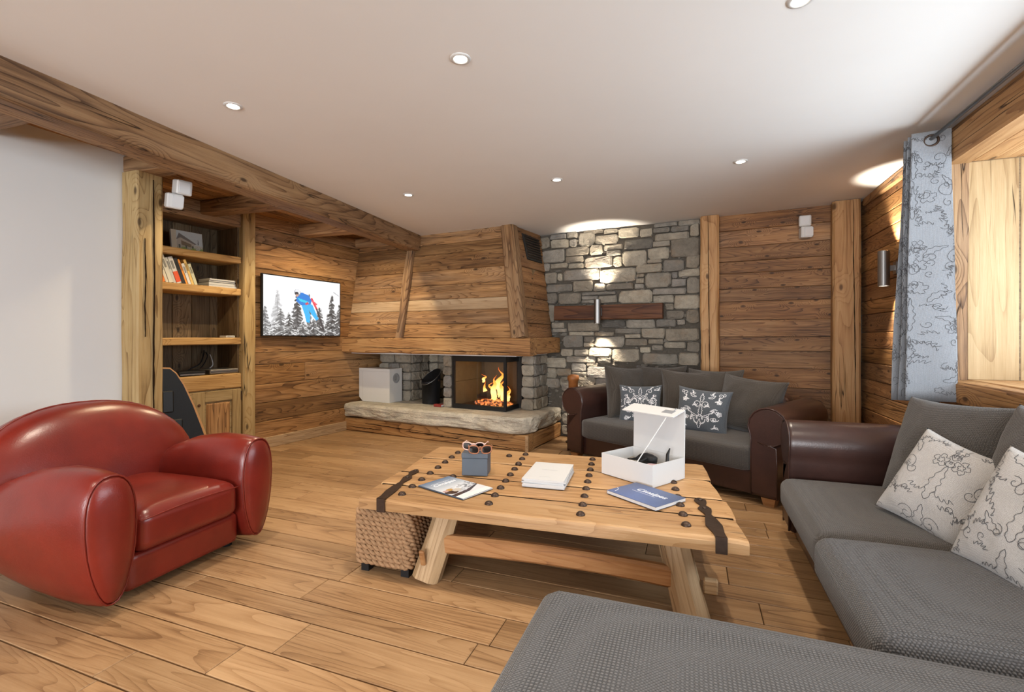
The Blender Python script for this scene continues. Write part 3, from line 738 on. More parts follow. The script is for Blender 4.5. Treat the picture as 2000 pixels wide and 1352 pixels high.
beam('header', B(-.17, -2.78, 2.41), B(-.17, -1.27, 2.41), .36, .18, M['beam'], bc, seed=57, seg=12)
beam('counter_beam', B(-.165, -2.78, .755), B(-.165, -1.40, .755), .37, .15, M['barn_shelf'], bc, seed=58, irr=.006, seg=16)
MB().box(-.34, .0, -2.78, -1.40, 0, .68, Bm).out('cupboard_body', M['cabinet'], bc)
def door(b2a, b2b):
    d = MB()
    d = qplank('cupboard_door', B(.012, b2a, .05), B(.012, b2b, .05), B(.012, b2b, .672), B(.012, b2a, .672), .012, M['cabinet'], bc)
    vplank('stile', B(.028, b2a, .05), B(.028, b2a + .22, .05), B(.028, b2a + .22, .672), B(.028, b2a, .672), .016, M['cabinet'], d)
    vplank('stile', B(.028, b2b - .09, .05), B(.028, b2b, .05), B(.028, b2b, .672), B(.028, b2b - .09, .672), .016, M['cabinet'], d)
    qplank('rail', B(.028, b2a + .22, .57), B(.028, b2b - .09, .57), B(.028, b2b - .09, .672), B(.028, b2a + .22, .672), .016, M['cabinet'], d)
    qplank('rail', B(.028, b2a + .22, .05), B(.028, b2b - .09, .05), B(.028, b2b - .09, .14), B(.028, b2a + .22, .14), .016, M['cabinet'], d)
    vplank('raised_panel', B(.026, b2a + .24, .155), B(.026, b2b - .11, .155), B(.026, b2b - .11, .555), B(.026, b2a + .24, .555), .014, M['barn'], d, ch=.012)
    for q in (.075, .165):
        MB().lathe([(.012, 0), (.014, .008), (.008, .012)], 12, mxf(B(.028, b2a + q, .55), E2, EZ, E1)).out('peg', M['slim'], d)
    for z in (.15, .60): MB().box(.016, .034, b2b - .004, b2b + .006, z - .045, z + .045, Bm).out('hinge', M['iron'], d)
door(-1.985, -1.405)

def book(lab, c, b2, z, w, h, dep, tilt, b1=-.055, band=None):
    t = thing('book', B(b1, b2, z), 0, lab, 'book', 'books leaning on the shelf')
    Mx = mxf(Vector((0, 0, 0)), E2, -E1, EZ) @ RY(-tilt)
    mc = plain('cover', c, .5)
    q = .0025
    s = MB().box(-w, 0, 0, .004, 0, h, Mx).box(-w, -w + q, 0, dep, 0, h, Mx).box(-q, 0, 0, dep, 0, h, Mx)
    s.out('cover', mc, t)
    MB().box(-w + q, -q, .004, dep - .004, .004, h - .004, Mx).out('pages', M['paper'], t)
    if band: MB().box(-w - .0006, .0006, -.0012, dep * .9, .012, h * .45, Mx).out('paper_band', plain('band', band, .5), t)
    MB().box(-w * .75, -w * .25, -.0008, 0, h * .55, h * .85, Mx).out('spine_print', plain('spine_ink', [x * .35 for x in c], .6), t)
tl = math.radians(19)
bx = -2.10
for (lab, c, w, h, band) in (('orange book at the left end behind the post', (.80, .20, .02), .034, .20, None), ('slim cream book next to the orange one', (.74, .68, .55), .024, .235, None),
    ('tall ivory book, tallest at the left of the row', (.72, .69, .58), .036, .285, None), ('grey white book beside the tall ivory book', (.62, .61, .56), .022, .265, None), ('white book with a red paper band', (.72, .70, .66), .040, .275, (.75, .10, .03)),
    ('black book in the middle of the row', (.02, .02, .022), .034, .27, None), ('thin orange book right of the black one', (.85, .32, .04), .018, .262, None), ('short white book between two orange books', (.75, .73, .70), .026, .222, None),
    ('yellow book with orange foot', (.80, .55, .18), .024, .268, None), ('short pale green book at the right end', (.62, .62, .45), .028, .225, None)):
    book(lab, c, bx + w / math.cos(tl), 1.692 + math.sin(tl) * w + .001, w, h * .9, .16, tl, band=band); bx += w / math.cos(tl) + .0015
def flatbox(name, lab, cat, b1a, b1b, b2a, b2b, z0, z1, m, ch=.003, **k):
    o = MB().box(b1a, b1b, b2a, b2b, z0, z1, Bm, c=ch).out(name, m); return tag(o, lab, cat, **k)
def magz(lab, b2a, b2b, z0, z1, c, e=0):
    t = thing('magazine', B(-.12, (b2a + b2b) / 2, z0), 0, lab, 'magazine')
    hw = (b2b - b2a) / 2; Mx = mxf(Vector((0, 0, 0)), E1, E2, EZ)
    MB().box(-.10, .09 - e, -hw + .002, hw - .002, .0025, z1 - z0 - .0025, Mx).out('pages', M['paper'], t)
    MB().box(-.10, .092 - e, -hw, hw, z1 - z0 - .0025, z1 - z0, Mx).box(-.10, .092 - e, -hw, hw, 0, .0025, Mx).out('cover', plain('magazine_cover', c, .35), t)
magz('white magazine at the bottom of the flat pile on the shelf', -1.695, -1.415, 1.693, 1.711, (.75, .75, .76))
magz('dark magazine in the middle of the flat pile', -1.69, -1.42, 1.712, 1.740, (.05, .06, .06), .01)
magz('grey magazine third in the flat pile', -1.685, -1.425, 1.741, 1.757, (.16, .18, .17), .012)
magz('white magazine on top of the flat pile', -1.685, -1.425, 1.758, 1.772, (.74, .75, .76), .004)

def colour_grid(name, img, w, h, m, parent, Mx):
    """flat picture: img[rows,cols,3] linear, row 0 at the bottom"""
    R, C = img.shape[:2]
    vs = [((c / C - .5) * w, (r / R - .5) * h, 0) for r in range(R + 1) for c in range(C + 1)]
    fs = [(r*(C+1)+c, r*(C+1)+c+1, (r+1)*(C+1)+c+1, (r+1)*(C+1)+c) for r in range(R) for c in range(C)]
    o = mk(name, vs, fs, m, parent, Mx)
    at = o.data.color_attributes.new('Col', 'FLOAT_COLOR', 'CORNER')
    a = np.ones((R * C, 4, 4), dtype=np.float32)
    a[:, :, :3] = img.reshape(-1, 1, 3)
    at.data.foreach_set('color', a.ravel())
    return o
def canvas(w, h, c):
    a = np.zeros((h, w, 3)); a[:] = c; return a
def grid(a):
    h, w = a.shape[:2]
    y, x = np.mgrid[0:h, 0:w]; return (x + .5) / w, (y + .5) / h
def poly(a, pts, c, al=1.):
    X, Y = grid(a); ins = np.zeros(X.shape, bool); n = len(pts)
    for i in range(n):
        (x1, y1), (x2, y2) = pts[i], pts[(i + 1) % n]
        with np.errstate(divide='ignore', invalid='ignore'):
            cr = ((y1 > Y) != (y2 > Y)) & (X < (x2 - x1) * (Y - y1) / (y2 - y1 + 1e-12) + x1)
        ins ^= cr
    a[ins] = a[ins] * (1 - al) + np.array(c) * al
def ell(a, cx, cy, rx, ry, c, al=1.):
    X, Y = grid(a); k = ((X - cx) / rx) ** 2 + ((Y - cy) / ry) ** 2 < 1
    a[k] = a[k] * (1 - al) + np.array(c) * al
# framed village picture on the top shelf
rs = np.random.RandomState(2)
im = canvas(90, 60, (.50, .56, .58)); X, Y = grid(im)
im += rs.uniform(-.04, .04, im.shape[:2])[..., None]
poly(im, [(0, 0), (.16, 0), (.16, 1), (0, 1)], (.52, .47, .36))
poly(im, [(.16, .45), (.24, .85), (.75, .40), (.75, .05), (.16, .05)], (.42, .38, .32))
poly(im, [(.14, .52), (.24, .88), (.80, .42), (.72, .40), (.28, .66)], (.17, .16, .15))
poly(im, [(.30, .52), (.62, .38), (.62, .22), (.30, .30)], (.20, .15, .10))
poly(im, [(.70, .38), (1, .34), (1, .10), (.70, .10)], (.50, .49, .44))
for cx in (.24, .45, .66): poly(im, [(cx - .03, .14), (cx + .03, .14), (cx + .03, .30), (cx - .03, .30)], (.10, .10, .09))
poly(im, [(.83, .40), (.87, .40), (.855, .74)], (.13, .14, .15))
k = (Y < .16 + .05 * np.sin(X * 21) + rs.uniform(-.03, .03, X.shape)) & (X > .16); im[k] = (.22, .30, .08)
k = (Y < .08) & (X > .3); im[k] = (.50, .52, .28)
k = (Y < .3) & (rs.uniform(0, 1, X.shape) > .85) & (X > .16); im[k] = (.10, .14, .05)
art = thing('art_book', B(-.13, -1.83, 2.017), 0, 'book with a watercolour village cover on the top shelf', 'book')
Ma = mxf(Vector((0, 0, 0)), E2, EZ, E1) @ RX(math.radians(-7))
MB().box(-.138, .138, .002, .192, -.022, -.001, Ma).out('pages', M['paper'], art)
MB().box(-.14, .14, 0, .195, -.002, 0, Ma).box(-.14, .14, 0, .195, -.024, -.022, Ma).box(-.142, -.138, 0, .195, -.024, 0, Ma).out('cover', M['paper'], art)
colour_grid('cover_print', im, .28, .195, vcol('village_print', .5), art, Ma @ T(0, .0975, .0008))
# players, router, cables on the counter
dv = thing('disc_player', B(-.13, -1.557, .835), 0, 'wide silver disc player on the cupboard top', 'player', world=True)
MB().box(-.26, .0, -1.70, -1.415, .835, .878, Bm, c=.006).out('body', M['steel'], dv); MB().box(.0, .004, -1.69, -1.425, .853, .857, Bm).out('tray_slot', M['black'], dv)
dv = thing('set_top_box', B(-.12, -1.85, .835), 0, 'dark box left of the silver player', 'box', world=True)
MB().box(-.22, -.02, -1.97, -1.73, .835, .873, Bm, c=.005).out('body', M['black'], dv); MB().box(-.02, -.014, -1.96, -1.74, .838, .850, Bm).out('trim_strip', M['steel'], dv)
ro = thing('router', B(-.075, -1.485, 1.191), 0, 'small white box at the right end of the third shelf', 'router', world=True)
MB().box(-.13, -.02, -1.53, -1.44, 1.191, 1.212, Bm, c=.003).out('body', M['white'], ro); MB().box(-.02, -.018, -1.52, -1.45, 1.198, 1.202, Bm).out('slot', M['black'], ro)
def cable(pts, r, m, lab):
    P = [B(*p) for p in pts]; o = []
    for i in range(len(P) - 1):
        p0, p1, p2, p3 = P[max(0, i-1)], P[i], P[i+1], P[min(len(P)-1, i+2)]
        for t in (0, .25, .5, .75):
            o.append(.5 * ((2*p1) + (p2-p0)*t + (2*p0-5*p1+4*p2-p3)*t*t + (3*p1-p0-3*p2+p3)*t**3))
    o.append(P[-1]); tag(MB().tube(o, r, 6).out('cable', m, smooth=True), lab, 'cable')
cable([(-.24, -1.80, .85), (-.25, -1.74, .885), (-.24, -1.66, .93), (-.28, -1.60, 1.02), (-.33, -1.57, 1.06)], .006, M['black'], 'thick black cable rising behind the player')
cable([(-.20, -1.68, .885), (-.22, -1.63, .93), (-.27, -1.57, 1.0), (-.33, -1.55, 1.04)], .005, M['black'], 'thin black cable beside the grey cable')
cable([(-.18, -1.60, .885), (-.17, -1.575, .915), (-.20, -1.565, .97), (-.26, -1.55, 1.02)], .005, plain('grey_cable', (.55, .57, .60), .4), 'pale grey cable behind the player')
# black board with plywood rim leaning between post and cupboard
bd = thing('leaning_board', B(.42, -2.2, 0), 0, 'black board with orange plywood edge leaning beside the post', 'board')
outl = [(-.30, 0), (.27, 0), (.235, .25), (.185, .42), (.12, .62), (.05, .80), (-.005, .90), (-.05, .945), (-.12, .95), (-.26, .90)]
Mb_ = mxf(Vector((0, 0, 0)), (E2 * .96 + E1 * .28).normalized(), (E1 * .96 - E2 * .28).normalized() * -1, EZ) @ RX(math.radians(-4))
MB().prism(outl, 0, .016, Mb_).out('plywood_deck', plain('plywood_edge', (.55, .27, .07), .45), bd)
inn = [(x * .93 - .004, z * .985 + .002) for x, z in outl]
MB().prism(inn, -.004, 0, Mb_).out('black_face', M['black'], bd)
for (cx, cz) in ((-.06, .66), (.0, .42)):
    MB().box(cx - .05, cx + .03, -.022, -.004, cz - .09, cz + .09, Mb_ @ T(0, 0, 0), c=.008).out('strap_plate', M['blackm'], bd)
for (cx, cz) in ((-.15, .72), (-.13, .55), (.06, .3)):
    MB().lathe([(.009, 0), (.008, .004)], 10, Mb_ @ T(cx, -.004, cz) @ RX(PI / 2)).out('screw', M['steel'], bd)

# ================================================================== TELEVISION
tv = thing('television', B(.075, -.68, 1.54), 0, 'flat television on the board wall showing a ski jumper', 'television')
Mt = mxf(Vector((0, 0, 0)), E2, EZ, E1)
MB().box(-.53, .53, -.335, .335, -.03, .006, Mt, c=.004).out('housing', M['black'], tv)
MB().box(-.2, .2, -.15, .15, -.066, -.03, Mt).out('wall_bracket', M['blackm'], tv)
MB().box(-.03, .03, -.343, -.335, -.015, .004, Mt).out('status_light', M['black'], tv)
rs = np.random.RandomState(5)
W_, H2 = 200, 118
im = canvas(W_, H2, (.88, .88, .90)); X, Y = grid(im)
im *= (1 - .10 * np.clip(.5 - Y, 0, 1))[..., None]
def fir(cx, base, top, wd, dark=.05, soft=1.):
    hgt = top - base; n_ = int(7 + wd * 45)
    poly(im, [(cx - .006, base), (cx + .006, base), (cx + .001, top), (cx - .001, top)], (dark,) * 3, soft)
    for L in range(n_):
        t = L / n_; y = base + hgt * (t + .04); w = (wd * (1 - t) ** .85 + .004)
        for s in (-1, 1):
            for q in range(3):
                e = w * rs.uniform(.55, 1.1); dr = e * rs.uniform(.35, .75); yy = y + rs.uniform(-.02, .02); th_ = hgt / n_ * rs.uniform(.45, .8)
                g = dark * rs.uniform(.7, 2.6)
                poly(im, [(cx, yy), (cx + s * e, yy - dr - th_ * .4), (cx + s * e * .92, yy - dr - th_ * 1.1), (cx, yy - th_ * 1.3)], (g, g, g * 1.02), .85 * soft)
                if rs.uniform() < .75:
                    g = rs.uniform(.5, .85)
                    poly(im, [(cx + s * e * .2, yy - dr * .2 + .012), (cx + s * e, yy - dr + .008), (cx + s * e * .95, yy - dr - .010), (cx + s * e * .25, yy - dr * .25 - .006)], (g, g, g), .9 * soft)
fir(.16, .22, .78, .10, .16, .45)
fir(.02, 0, .50, .10, .10, .8); fir(.20, -.05, .45, .17, .08, .9); fir(.40, -.05, .76, .13, .04); fir(.30, -.05, .40, .12, .05)
fir(.56, -.05, .80, .05, .05, .8); fir(.70, -.05, .55, .12, .05, .9); fir(.88, -.05, .78, .14, .04); fir(.62, -.08, .30, .14, .05); fir(.99, -.05, .62, .10, .05); fir(.48, -.1, .25, .16, .06)
for k in range(260):
    x_, y_ = rs.uniform(0, 1), rs.uniform(0, .22)
    g = rs.choice([.05, .1, .2, .4, .7]); ell(im, x_, y_, rs.uniform(.006, .02), rs.uniform(.005, .014), (g, g, g), .7)
poly(im, [(.905, .83), (.99, .76), (.99, .745), (.90, .81)], (.25, .25, .27), .7)
poly(im, [(.575, .66), (.60, .68), (.68, .47), (.655, .46)], (.70, .06, .08)); poly(im, [(.645, .50), (.672, .48), (.775, .10), (.745, .08)], (.06, .055, .06))
poly(im, [(.455, .54), (.60, .56), (.665, .36), (.69, .30), (.655, .27), (.60, .36), (.55, .46), (.575, .36), (.565, .22), (.52, .24), (.50, .36)], (.05, .42, .80))
poly(im, [(.39, .60), (.40, .72), (.46, .76), (.55, .72), (.59, .63), (.58, .56), (.45, .53)], (.03, .20, .62))
poly(im, [(.40, .66), (.44, .60), (.55, .57), (.56, .60), (.46, .64)], (.04, .55, .75)); poly(im, [(.50, .57), (.54, .60), (.555, .565), (.52, .54)], (.6, .08, .10))
ell(im, .405, .755, .040, .060, (.30, .32, .36)); ell(im, .407, .765, .034, .050, (.72, .73, .76)); ell(im, .395, .735, .026, .028, (.05, .05, .06)); ell(im, .40, .70, .018, .02, (.55, .32, .25))
poly(im, [(.60, .64), (.67, .57), (.66, .55), (.59, .61)], (.75, .10, .14))
colour_grid('screen', np.clip(im, 0, 1), 1.035, .645, vcol('screen_picture', .25, emission=1.0), tv, Mt @ T(0, 0, .0068))
# screen faces +E1


# ================================================================== LAMPS
def spot(name, loc, tgt, power, ang, blend=.6, colr=WARM, size=.03):
    l = bpy.data.lights.new(name, 'SPOT'); l.energy = power; l.spot_size = math.radians(ang); l.spot_blend = blend; l.color = colr; l.shadow_soft_size = size
    o = bpy.data.objects.new(name, l); COL.objects.link(o); o.location = loc
    o.rotation_euler = (Vector(tgt) - Vector(loc)).to_track_quat('-Z', 'Y').to_euler()
    return o
M['bulb'] = emit('bulb_glow', (1, .93, .80), 14)
DOWN = 62
def downlight(x, y, lab, z=2.45, power=DOWN):
    t = thing('ceiling_downlight', (x, y, z), 0, lab, 'downlight', 'recessed ceiling downlights')
    ring = [(.030, -.001), (.030, -.004), (.036, -.006), (.046, -.003), (.047, .0)]
    MB().lathe(ring, 24, cap=False).out('trim_ring', M['white'], t, smooth=True)
    MB().lathe([(.0305, -.0025), (.0005, -.003)], 24, cap=False).out('bulb', M['bulb'], t)
    spot('downlight_beam', (x, y, z - .02), (x, y, 0), power, 100, .95, size=.035)
for x, y, lab in ((-2.32, 1.88, 'downlight nearest the red armchair'), (-.97, 1.92, 'downlight above the near edge of the coffee table'), (.38, 2.03, 'downlight at the top edge above the large sofa'),
    (-2.33, 3.60, 'downlight nearest the fireplace and ceiling beam'), (-1.0, 3.67, 'downlight between fireplace and two seat sofa'), (.33, 3.75, 'downlight nearest the window wall corner')):
    downlight(x, y, lab)
for x, lab in ((-2.3, 'left downlight of the row above the viewer'), (-.95, 'middle downlight of the row above the viewer'), (.4, 'right downlight of the row above the viewer')):
    downlight(x, .2, lab)
# hidden spots of the side bay
for k, (x, y, pw, lab) in enumerate(((-3.33, 2.78, 55, 'bay spotlight above the bookcase'), (-3.38, 3.95, 70, 'bay spotlight between television and beam'))):
    t = thing('bay_spotlight', (x, y, 2.5), 0, lab, 'downlight', 'spotlights of the side bay')
    MB().lathe([(.030, 0), (.030, -.02), (.022, -.022)], 20, cap=False).out('housing', M['white'], t); MB().lathe([(.022, -.02), (.0005, -.0205)], 20, cap=False).out('bulb', M['bulb'], t)
    spot('bay_beam', (x, y, 2.47), (x - (.75 if k == 0 else .12), y + .2, 0), pw, 112 if k == 0 else 150, .6, (1, .80, .50), .02)
def sconce(loc, n, side, lab, power=16):
    """steel up and down cylinder; n points from the wall into the room"""
    n = Vector(n).normalized(); sd = EZ.cross(n)
    t = thing('wall_sconce', loc, 0, lab, 'wall lamp', 'steel up and down wall lamps')
    Mx = mxf(Vector((0, 0, 0)), sd, n, EZ) if False else mxf(Vector((0, 0, 0)), n.cross(EZ), n, EZ)
    MB().box(-.03, .03, -.0, .02, -.045, .045, Mx).box(-.012, .012, .02, .05, -.02, .02, Mx).out('bracket', M['steel'], t)
    cy = MB().lathe([(.036, -.135), (.038, -.132), (.038, .132), (.036, .135), (.031, .135), (.031, .115), (.0005, .115)], 28, Mx @ T(0, .088, 0), cap=False)
    cy.lathe([(.0005, -.115), (.031, -.115), (.031, -.135), (.036, -.135)], 28, Mx @ T(0, .088, 0), cap=False)
    cy.out('cylinder', M['steel'], t, smooth=False)
    for s in (-1, 1):
        MB().lathe([(.029, s * .118), (.0005, s * .1185)], 20, Mx @ T(0, .088, 0), cap=False).out('bulb', M['bulb'], t)
        c = Vector(loc) + n * .088 + EZ * (s * .125)
        spot('sconce_beam', c, c + EZ * s - n * .28, power, 72, .85, (1, .88, .72), .018)
o = beam('wall_ledge', B(2.56, .855, 1.48), B(3.81, .855, 1.48), .07, .165, M['slim'], seg=20, irr=.006, seed=61, ch=.01)
tag(o, 'dark red timber ledge across the stone wall', 'ledge')
sconce(B(3.12, .818, 1.485), -E2, 0, 'steel wall lamp on the dark ledge of the stone wall', 80)
sconce(V(1.472, 4.43, 1.725), (-1, 0, 0), 0, 'steel wall lamp on the boards beside the curtain', 60)
def cube_speaker(loc, rz, lab, tilt=0., swap=1):
    t = thing('cube_speaker', loc, rz, lab, 'loudspeaker', 'white twin cube speakers')
    A = RX(tilt)
    MB().box(-.045 * swap - .045, -.045 * swap + .055, -.115, -.02, .003, .105, A, c=.008).out('upper_cube', M['white'], t)
    MB().box(-.02 - .045, -.02 + .055, -.115, -.02, -.105, .0, A @ RZ(.5 * swap), c=.008).out('lower_cube', M['white'], t)
    MB().box(-.02, .02, -.03, .0, -.03, .03, A).out('bracket', M['white'], t)
    for z, a in ((.054, 0), (-.052, .5 * swap)):
        MB().box(-.036, .036, -.118, -.114, z - .04, z + .04, A @ RZ(a) @ T(-.0 if z < 0 else -.045 * swap + .005, 0, 0), c=.002).out('grille', M['card'], t)
cube_speaker(B(5.13, .925, 2.245), -AB, 'white twin cube speaker on the knotty board wall', 0, .35)
cube_speaker(V(-3.56, 2.41, 2.25), math.radians(75), 'white twin cube speaker hung beside the wormy post', math.radians(12), -.3)

# ================================================================== SOFAS
def arm_profile():
    P = [(0, .06), (0, .47)]
    cx, cz, r = .115, .565, .135
    for k in range(15):
        a = math.radians(205 - k * (205 + 120) / 14); P.append((cx + r * math.cos(a), cz + r * math.sin(a)))
    P += [(.17, .42), (.175, .30), (.175, .06)]
    return P
def rolled_arm(parent, Mx, depth, m, name='arm'):
    """profile in local xz (x outward), front at y=0, runs back along +y"""
    P = arm_profile(); n = len(P); v = []; f = []
    rows = [(0, .93, .012), (.012, .985, .0), (.03, 1., 0), (depth * .5, 1.01, 0), (depth - .03, 1., 0), (depth, .96, .0)]
    cx = sum(p[0] for p in P) / n; cz = sum(p[1] for p in P) / n
    for (y, s, _) in rows:
        for x, z in P: v.append((cx + (x - cx) * s, y, cz + (z - cz) * s))
    for i in range(len(rows) - 1):
        for k in range(n):
            l = (k + 1) % n; f.append((i*n+k, i*n+l, (i+1)*n+l, (i+1)*n+k))
    f.append(tuple(range(n))[::-1]); f.append(tuple((len(rows)-1)*n+k for k in range(n)))
    a = MB().add(v, f, Mx).out(name, m, parent)
    me = a.data
    for p in me.polygons: p.use_smooth = len(p.vertices) == 4
    MB().tube([Mx @ Vector((cx + (x - cx) * .985, .004, cz + (z - cz) * .985)) for x, z in P], .0055, 6).out('piping', m, a, smooth=True)
    return a
def soft(name, parent, m, w, d, h, r, c, crown=.02, crownb=0., wob=.0, seed=0, n=6, Mx=None):
    vs, fs = rbox(w, d, h, r, n, crown, crownb, wob, seed)
    mm = T(*c) if Mx is None else Mx @ T(*c)
    return MB().add(vs, fs).out(name, m, parent, mm, smooth=True)
def foot(parent, x, y, h=.06, m=None):
    return MB().add(*taper(.035, .048, h), T(x, y, 0)).out('foot', m or M['stretcher'], parent)
def taper(a, b, h):
    v = [(sx * r, sy * r, z) for z, r in ((0, a), (h, b)) for sx, sy in ((-1, -1), (1, -1), (1, 1), (-1, 1))]
    return v, [(3, 2, 1, 0), (4, 5, 6, 7)] + [(i, (i+1) % 4, (i+1) % 4 + 4, i + 4) for i in range(4)]

# two seat sofa, turned towards the table
s2 = thing('two_seat_sofa', (-.30, 4.175, 0), math.radians(-27.9), 'brown leather two seat sofa with grey fabric cushions before the stone wall', 'sofa')
hw = .79
soft('base', s2, M['brown'], 2 * hw + .3, .86, .185, .02, (0, .47, .147), 0)
rolled_arm(s2, T(hw, -.0, 0), .90, M['brown']); rolled_arm(s2, T(-hw, 0, 0) @ Matrix.Diagonal((-1, 1, 1, 1)), .90, M['brown'])
soft('backrest', s2, M['brown'], 2 * hw + .04, .22, .50, .08, (0, .80, .47), .02)
soft('seat_cushion', s2, M['fab_dark'], 2 * hw - .005, .80, .185, .04, (0, .385, .318), .014, n=8)
for x in (-.9, .9):
    for y in (.07, .83): foot(s2, x, y, .06)

# large corner sofa along the window wall with a chaise
s3 = thing('corner_sofa', (1.0, 2.2, 0), 0, 'large brown leather corner sofa with grey seats and chaise', 'sofa')
def L3(x, y, z): return (x - 1.0, y - 2.2, z)
ArmM = T(*L3(.53, 3.17, 0)) @ RZ(-PI / 2) @ Matrix.Diagonal((-1, 1, 1, 1))
rolled_arm(s3, ArmM, .90, M['brown'])
soft('base', s3, M['brown'], .86, 2.66, .17, .02, L3(.995, 1.86, .118), 0)
soft('backrest', s3, M['brown'], .22, 2.85, .62, .07, L3(1.31, 1.82, .43), .02)
soft('seat_cushion', s3, M['fab_dark'], .84, .90, .17, .055, L3(.90, 2.715, .30), .022, n=8, Mx=None)
soft('seat_cushion', s3, M['fab_big'], .86, .745, .175, .055, L3(.89, 1.885, .312), .025, n=8)
soft('chaise_base', s3, M['brown'], 1.76, .92, .17, .02, L3(.47, 1.03, .118), 0)
soft('chaise_cushion', s3, M['fab_big'], 1.82, .98, .185, .06, L3(.46, 1.02, .302), .016, n=10)
for x, y in ((.62, 3.3), (1.3, 3.3), (-.33, 1.4), (-.33, .65), (1.3, .65), (.65, 1.9)): foot(s3, x - 1.0, y - 2.2, .035)

# ------------------------------------------------------------------ loose cushions
def pillow_surf(w, h, t, sd=0, slump=0.):
    def S(u, v, side):
        k = .10
        x = w / 2 * u * (1 - k * (1 - v * v) * abs(u) ** 3)
        z = h / 2 * v * (1 - k * (1 - u * u) * abs(v) ** 3)
        th = t / 2 * (max(0, 1 - u ** 2) * max(0, 1 - v ** 2)) ** .42
        nz = noise.noise(Vector((u * 1.6 + sd * 3.1, v * 1.6, side * .7 + sd))) * .10 * t + noise.noise(Vector((u * 5 + sd, v * 4, side + sd * 2))) * .035 * t
        e = (1 - u ** 4) * (1 - v ** 4)
        # corner creases
        cr = math.sin((u + v) * 9 + sd) * .012 * max(0, abs(u) + abs(v) - 1.0) * e
        y = side * (th + (nz + cr) * e)
        z -= slump * (1 - v) * .5 * 0
        if v < 0: y *= 1 + slump * (-v)
        y += .03 * t * math.sin(u * 2 + sd)
        return Vector((x, y, z))
    return S
def build_pillow(name, S, m, parent=None, Mx=None, n=26):
    v = []; f = []; idx = {}
    for side in (-1, 1):
        for i in range(n + 1):
            for j in range(n + 1):
                u, w = -1 + 2 * i / n, -1 + 2 * j / n
                u = math.sin(u * PI / 2) * .55 + u * .45; w = math.sin(w * PI / 2) * .55 + w * .45
                edge = i in (0, n) or j in (0, n)
                key = (i, j, 0 if edge else side)
                if key not in idx: idx[key] = len(v); v.append(S(u, w, side))
        for i in range(n):
            for j in range(n):
                q = [(i, j), (i + 1, j), (i + 1, j + 1), (i, j + 1)]
                q = [idx[(a, b, 0 if (a in (0, n) or b in (0, n)) else side)] for a, b in q]
                f.append(tuple(q if side < 0 else q[::-1]))
    return mk(name, v, f, m, parent, Mx, True)
def spiral(cx, cy, r, a0, turns, d, n=16):
    return [(cx + r * (1 - .86 * i / n) * math.cos(a0 + d * turns * 2 * PI * i / n), cy + r * (1 - .86 * i / n) * math.sin(a0 + d * turns * 2 * PI * i / n)) for i in range(n + 1)]
def leafline(x0, y0, x1, y1, amp, n, bow):
    P = []
    dx, dy = x1 - x0, y1 - y0; L = math.hypot(dx, dy); nx, ny = -dy / L, dx / L
    for sd in (1, -1):
        for i in range(2 * n + 1):
            t = i / (2 * n); t = t if sd > 0 else 1 - t
            w = amp * math.sin(PI * min(1, t * .9 + .08)) * (1.25 if i % 2 else .55) * (1 - .3 * t)
            b = bow * math.sin(PI * t)
            P.append((x0 + dx * t + nx * (b + sd * w), y0 + dy * t + ny * (b + sd * w)))
    P.append(P[0]); return P
def smooth2(P, it=2):
    for _ in range(it):
        Q = [P[0]]
        for a, b in zip(P[:-1], P[1:]): Q += [(a[0]*.75+b[0]*.25, a[1]*.75+b[1]*.25), (a[0]*.25+b[0]*.75, a[1]*.25+b[1]*.75)]
        Q.append(P[-1]); P = Q
    return P
